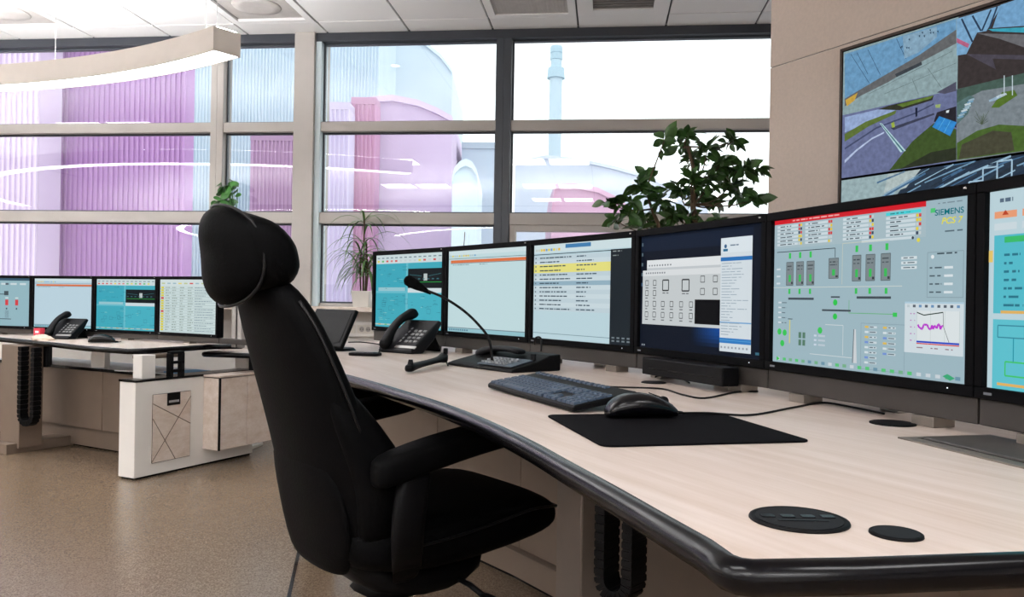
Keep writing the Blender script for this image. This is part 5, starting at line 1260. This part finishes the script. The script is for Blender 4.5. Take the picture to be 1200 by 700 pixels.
# mechanism, column, lever, base
MB().loft([sring((0, -.04, z_), X3, Y3, a, b, 16, 3) for z_, a, b in ((.29, .05, .08), (.26, .07, .11), (.235, .05, .07))]).build('tilt_mechanism', M['black'], chr_, smooth=True)
MB().cyl((0, -.03, .09), .027, .17, 20).build('gas_column', M['black'], chr_, smooth=False)
lv = empty_part('lever', chr_, (0, 0, 0))
MB().tube([Vector((.10, .05, .295)), Vector((.19, .06, .288)), Vector((.235, .07, .272))], .007, 10).build('lever_rod', M['black'], lv, smooth=True)
MB().loft([sring(p, Vector((0, .9, .2)), Z3, a, b, 14, 2.4) for p, a, b in (((.225, .066, .276), .008, .007), ((.25, .074, .266), .022, .009), ((.285, .086, .255), .026, .009), ((.305, .094, .25), .014, .006))]).build('paddle', M['black'], lv, smooth=True, sub=1)
bs = empty_part('star_base', chr_, (0, -.03, 0))
MB().cyl((0, 0, .075), .045, .05, 24, .035).build('hub', M['black'], bs)
for k in range(5):
    a = R(20 + 72 * k); dr = Vector((math.cos(a), math.sin(a), 0)); sd = Vector((-dr.y, dr.x, 0))
    MB().loft([sring(dr * q + Z3 * z_, sd, Z3, w, h_, 12, 3) for q, z_, w, h_ in ((.03, .10, .03, .02), (.15, .092, .025, .017), (.27, .078, .02, .013), (.30, .075, .015, .01))]).build('base_leg', M['black'], bs, smooth=True)
    ca = dr * .285; mb = MB()
    for o_ in (-.016, .016):
        mb.loft([[ca + sd * (o_ + q) + dr * (.03 * math.cos(2 * PI * j / 20)) + Z3 * (.031 + .03 * math.sin(2 * PI * j / 20)) for j in range(20)] for q in (-.009, .009)])
    mb.build('caster', M['black'], bs)

# ================================================================== PLANTS
random.seed(42)
def leaf_mesh(L, w, fold=.25, droop=.25, n=6):
    mb = MB(); vs = []; 
    prof = [0, .55, .9, 1, .85, .5, 0.02]
    for i in range(7):
        t = i / 6; y = L * t; z_ = -droop * L * t * t; ww = w * prof[i] / 2
        vs += [(-ww, y, z_ + fold * ww), (0, y, z_), (ww, y, z_ + fold * ww)]
    fs = []
    for i in range(6):
        a = i * 3; fs += [(a, a + 1, a + 4, a + 3), (a + 1, a + 2, a + 5, a + 4)]
    mb.add(vs, fs); return mb
def orient(p, d, roll):
    d = Vector(d).normalized(); up = Vector((0, 0, 1)); x = d.cross(up)
    if x.length < .05: x = Vector((1, 0, 0))
    x.normalize(); z_ = x.cross(d); m = Matrix((x, d, z_)).transposed(); m = m @ Matrix.Rotation(roll, 3, 'Y')
    return Matrix.Translation(p) @ m.to_4x4()
FD = 4.12
fp = at(818, 300, FD)
fic = empty('potted_ficus', (fp.x, fp.y, 0), 0, 'bushy green ficus with dark oval leaves standing behind the monitors', 'plant')
org = Vector((fp.x, fp.y, 0))
MB().loft([[Vector((q * math.cos(2 * PI * j / 32), q * math.sin(2 * PI * j / 32), z_)) for j in range(32)] for q, z_ in ((.13, 0), (.15, .02), (.19, .34), (.195, .36), (.18, .36), (.175, .32))]).build('pot', M['potg'], fic, smooth=False)
MB().cyl((0, 0, .30), .172, .02, 32).build('soil', M['soil'], fic)
def wob(p, k=.02): return p + Vector((random.uniform(-k, k), random.uniform(-k, k), random.uniform(-k, k)))
trunk = [Vector((0, 0, .3)), Vector((.02, .01, .7)), Vector((-.01, 0, 1.05)), at(815, 262, FD) - org, at(812, 240, FD) - org, at(815, 210, FD) - org, at(806, 172, FD) - org]
MB().tube(spline(trunk, 4), [.026 - .018 * i / 24 for i in range(25)], 10).build('trunk', M['bark'], fic, smooth=True)
trunk2 = [Vector((-.03, .02, .3)), Vector((-.06, .03, .9)), at(775, 275, FD - .06) - org, at(764, 245, FD - .08) - org, at(757, 222, FD - .08) - org]
MB().tube(spline(trunk2, 4), [.016 - .011 * i / 16 for i in range(17)], 8).build('trunk', M['bark'], fic, smooth=True)
clusters = [(805, 154, 13, 11), (797, 166, 12, 6), (779, 161, 8, 6), (812, 182, 14, 12), (829, 170, 15, 12), (861, 163, 10, 9), (846, 186, 16, 13), (872, 194, 15, 13), (889, 197, 8, 7), (888, 230, 9, 9), (870, 226, 12, 9), (857, 212, 15, 11), (810, 206, 15, 12), (833, 208, 14, 11), (797, 218, 13, 9), (820, 228, 14, 11), (838, 236, 10, 6), (846, 256, 13, 11), (806, 250, 14, 11), (790, 248, 12, 9), (829, 258, 11, 6), (757, 203, 8, 6), (748, 215, 9, 7), (762, 222, 12, 10), (773, 232, 12, 9), (740, 234, 9, 6), (722, 236, 9, 6), (709, 236, 6, 4), (736, 249, 9, 6), (721, 256, 8, 5), (756, 252, 12, 9), (773, 264, 13, 9), (752, 266, 10, 6), (812, 268, 12, 8)]
lsrc = [leaf_mesh(.078, .042, .3, .3).build('leaf', M['leaf'], fic, smooth=True) for _ in range(1)]
lsrc.append(leaf_mesh(.066, .038, .2, .5).build('leaf', M['leaf'], fic, smooth=True)); lsrc.append(leaf_mesh(.088, .044, .35, .2).build('leaf', M['leaf'], fic, smooth=True))
usedl = [False] * 3; inner = MB()
for (x, y, r_, n) in clusters:
    dd = FD + random.uniform(-.14, .14) - (.08 if x < 780 else 0)
    c = at(x, y + r_ * .3, dd) - org; base = min(trunk[3:] if x > 782 else trunk2[2:], key=lambda q: (q - c).length + (1 if q.z > c.z else 0))
    mid_ = (base + c) / 2 + Vector((0, 0, -.02)); MB().tube(spline([base, wob(mid_, .015), c], 4), [.005 - .003 * i / 8 for i in range(9)], 6).build('branch', M['bark'], fic, smooth=True)
    outd = (c - base).normalized()
    for k in range(n):
        a = 2 * PI * k * .381966 * 1.0 + random.uniform(-.3, .3); el = random.uniform(-1.0, 1.0)
        d = Vector((math.cos(a) * math.cos(el), math.sin(a) * math.cos(el), math.sin(el) * .8 + .1)) + outd * .35
        p = c + d * (r_ / 950 * dd * random.uniform(.05, .45)) - d * .01
        i = random.randrange(3); ml = orient(p, d, random.uniform(-1.5, 1.5)) @ Matrix.Scale(random.uniform(.85, 1.2), 4)
        if not usedl[i]: usedl[i] = True; lsrc[i].matrix_local = ml
        else: inst('leaf', lsrc[i], fic, ml)
    for k in range(int(n * 1.6)):          # smaller inner leaves of the same twig
        a = random.uniform(0, 2 * PI); el = random.uniform(-1, 1); d = Vector((math.cos(a) * math.cos(el), math.sin(a) * math.cos(el), math.sin(el))) + outd * .2
        p = c + d * (r_ / 950 * dd * random.uniform(-.2, .55)) - outd * random.uniform(0, .05); ml = orient(p, d, random.uniform(-1.5, 1.5)) @ Matrix.Scale(random.uniform(.6, .9), 4)
        lm = leaf_mesh(.07, .036, .3, .35); inner.add([ml @ v for v in lm.v], lm.f)
tag(inner.build('foliage', M['leaf'], fic, smooth=True), kind='stuff')
# dracaena in a white square pot on the sill
zs = ZSILL - .012
sp_, _ = wsz(432, 300)
dl = W(sp_, .12, zs); dr_ = empty('potted_dracaena', dl, WROT, 'spiky dracaena with narrow arching leaves in white square pot on the sill', 'plant')
MB().loft([[Vector((sx_ * q, sy_ * q, z_)) for sx_, sy_ in ((-1, -1), (1, -1), (1, 1), (-1, 1))] for q, z_ in ((.055, 0), (.068, .115), (.060, .115), (.058, .10))]).build('pot', M['pot'], dr_, bevel=.004)
MB().box((0, 0, .10), (.11, .11, .004)).build('soil', M['soil'], dr_)
stems = [(0.0, 0.0, .52), (-.02, .01, .30), (.025, -.01, .24), (.01, .02, .36)]
def strap(p, d, L, w, droop):
    mb = MB(); d = Vector(d).normalized(); hz_ = Vector((d.x, d.y, 0)); hz_ = hz_.normalized() if hz_.length > .01 else Vector((1, 0, 0)); side = Vector((-hz_.y, hz_.x, 0)); q = Vector(p); v = d.copy(); vs = []; n = 9
    for i in range(n + 1):
        ww = w * (1 - (i / n) ** 2.2) * (.6 + .4 * min(1, i / 2)) / 2 + .0004
        nn_ = side.cross(v).normalized(); vs += [q - side * ww + nn_ * ww * .4, q, q + side * ww + nn_ * ww * .4]
        q = q + v * (L / n); v = (v + Vector((0, 0, -droop / n))).normalized()
    mb.add(vs, [f for i in range(n) for f in ((i * 3, i * 3 + 1, i * 3 + 4, i * 3 + 3), (i * 3 + 1, i * 3 + 2, i * 3 + 5, i * 3 + 4))]); return mb
for si, (x, y, h_) in enumerate(stems):
    MB().tube([Vector((x, y, .1)), Vector((x * 1.4, y, .1 + h_ * .5)), Vector((x * 1.2, y, .1 + h_))], .006, 8).build('stem', M['bark'], dr_, smooth=True)
    for k in range(15 if si == 0 else 20):
        a = k * 2.4 + si; t = random.uniform(.35, 1) if si else (random.uniform(.94, 1.0) if k < 9 else random.uniform(.4, .8)); p = (x * 1.3, y, .1 + h_ * t); el = random.uniform(.1, 1.1)
        strap(p, (math.cos(a) * math.cos(el), math.sin(a) * math.cos(el) * .7, math.sin(el)), random.uniform(.2, .36) if k % 4 else   .42, .017, random.uniform(2.2, 3.6)).build('leaf', M['leaf2'], dr_, smooth=True)
# plant with round leaves by the left window
sp_, _ = wsz(276, 300)
pl = W(sp_ + .02, .10, zs); pil = empty('potted_pilea', pl, WROT, 'tall plant with round green leaves on the sill behind the chair headrest', 'plant')
MB().loft([[Vector((q * math.cos(2 * PI * j / 24), q * math.sin(2 * PI * j / 24), z_)) for j in range(24)] for q, z_ in ((.05, 0), (.07, .12), (.062, .12), (.06, .1))]).build('pot', M['pot'], pil)
MB().cyl((0, 0, .098), .06, .006, 20).build('soil', M['soil'], pil)
def rleaf(r_):
    mb = MB(); n = 12; vs = [(0, r_, -.0)] + [(r_ * math.sin(2 * PI * j / n), r_ - r_ * math.cos(2 * PI * j / n), -.12 * r_ + .1 * r_ * math.cos(4 * PI * j / n)) for j in range(n)]
    mb.add(vs, [(0, 1 + j, 1 + (j + 1) % n) for j in range(n)]); return mb
rs = None
for k in range(34):
    tz = random.uniform(.74, .92) if k < 28 else random.uniform(.2, .5)
    a = random.uniform(0, 2 * PI); rr = random.uniform(.02, .14) * (1 if tz < .86 else .7); p = Vector((rr * math.cos(a) - .03, rr * math.sin(a) * .6, tz))
    MB().tube(spline([Vector((0, 0, .1)), Vector((p.x * .3, p.y * .3, .1 + (tz - .1) * .6)), p], 4), .0022, 6).build('stem', M['leaf3'], pil, smooth=True)
    d = Vector((random.uniform(-.8, .8), -.45, random.uniform(-1, -.2)))
    m_ = orient(p, d, random.uniform(-.5, .5)) @ Matrix.Scale(random.uniform(.8, 1.25), 4)
    if rs is None: rs = rleaf(.030).build('leaf', M['leaf3'], pil, smooth=True); rs.matrix_local = m_
    else: inst('leaf', rs, pil, m_)
# small plant with a stake behind the second monitor
sp_, _ = wsz(538, 300)
sm = empty('potted_seedling', W(sp_, .10, zs), WROT, 'small green plant with a thin stake just showing above the second near monitor', 'plant')
MB().loft([[Vector((q * math.cos(2 * PI * j / 24), q * math.sin(2 * PI * j / 24), z_)) for j in range(24)] for q, z_ in ((.04, 0), (.055, .1), (.048, .1), (.047, .085))]).build('pot', M['potg'], sm)
MB().cyl((0, 0, .083), .047, .005, 20).build('soil', M['soil'], sm)
tz = at(531, 291, 5.55).z - zs
MB().tube([Vector((0, 0, .08)), Vector((-.02, 0, tz * .6)), Vector((-.035, 0, tz - .01))], .003, 6).build('stem', M['leaf3'], sm, smooth=True)
MB().tube([Vector((.03, .01, .08)), Vector((.055, .01, at(547, 270, 5.55).z - zs))], .003, 6).build('stake', M['bark'], sm)
for k in range(9):
    a = k * 2.4; d = Vector((math.cos(a), math.sin(a), .2)); o = inst('leaf', rs, sm, orient(Vector((-.035, 0, tz - .03 + .02 * (k % 3))), d, 0) @ Matrix.Scale(.75, 4))
# sockets under the sill
s0_, zz = wsz(428, 386)
so = empty('socket_strip', W(s0_, .021, zz - .055), WROT, 'white strip with three wall sockets below the window sill', 'socket')
so.location = W(s0_, -.02, zz - .055)
MB().box((0, -.022, .055), (.42, .04, .11)).build('housing', M['white'], so, bevel=.004)
MB().box((.03, -.0435, .055), (.16, .004, .06)).build('socket_plate', M['pot'], so, bevel=.002); MB().box((-.10, -.0435, .055), (.07, .004, .06)).build('switch_plate', M['pot'], so, bevel=.002)
for k in (-.048, 0, .048):
    mb = MB(); mb.loft([[Vector((.03 + k + q * math.cos(2 * PI * j / 20), yy, .055 + q * math.sin(2 * PI * j / 20))) for j in range(20)] for q, yy in ((.019, -.0456), (.019, -.0462))]); mb.build('socket', M['vent'], so)
    for e_ in (-.008, .008): MB().box((.03 + k + e_, -.0466, .055), (.005, .0008, .005)).build('pin_hole', M['edge'], so)
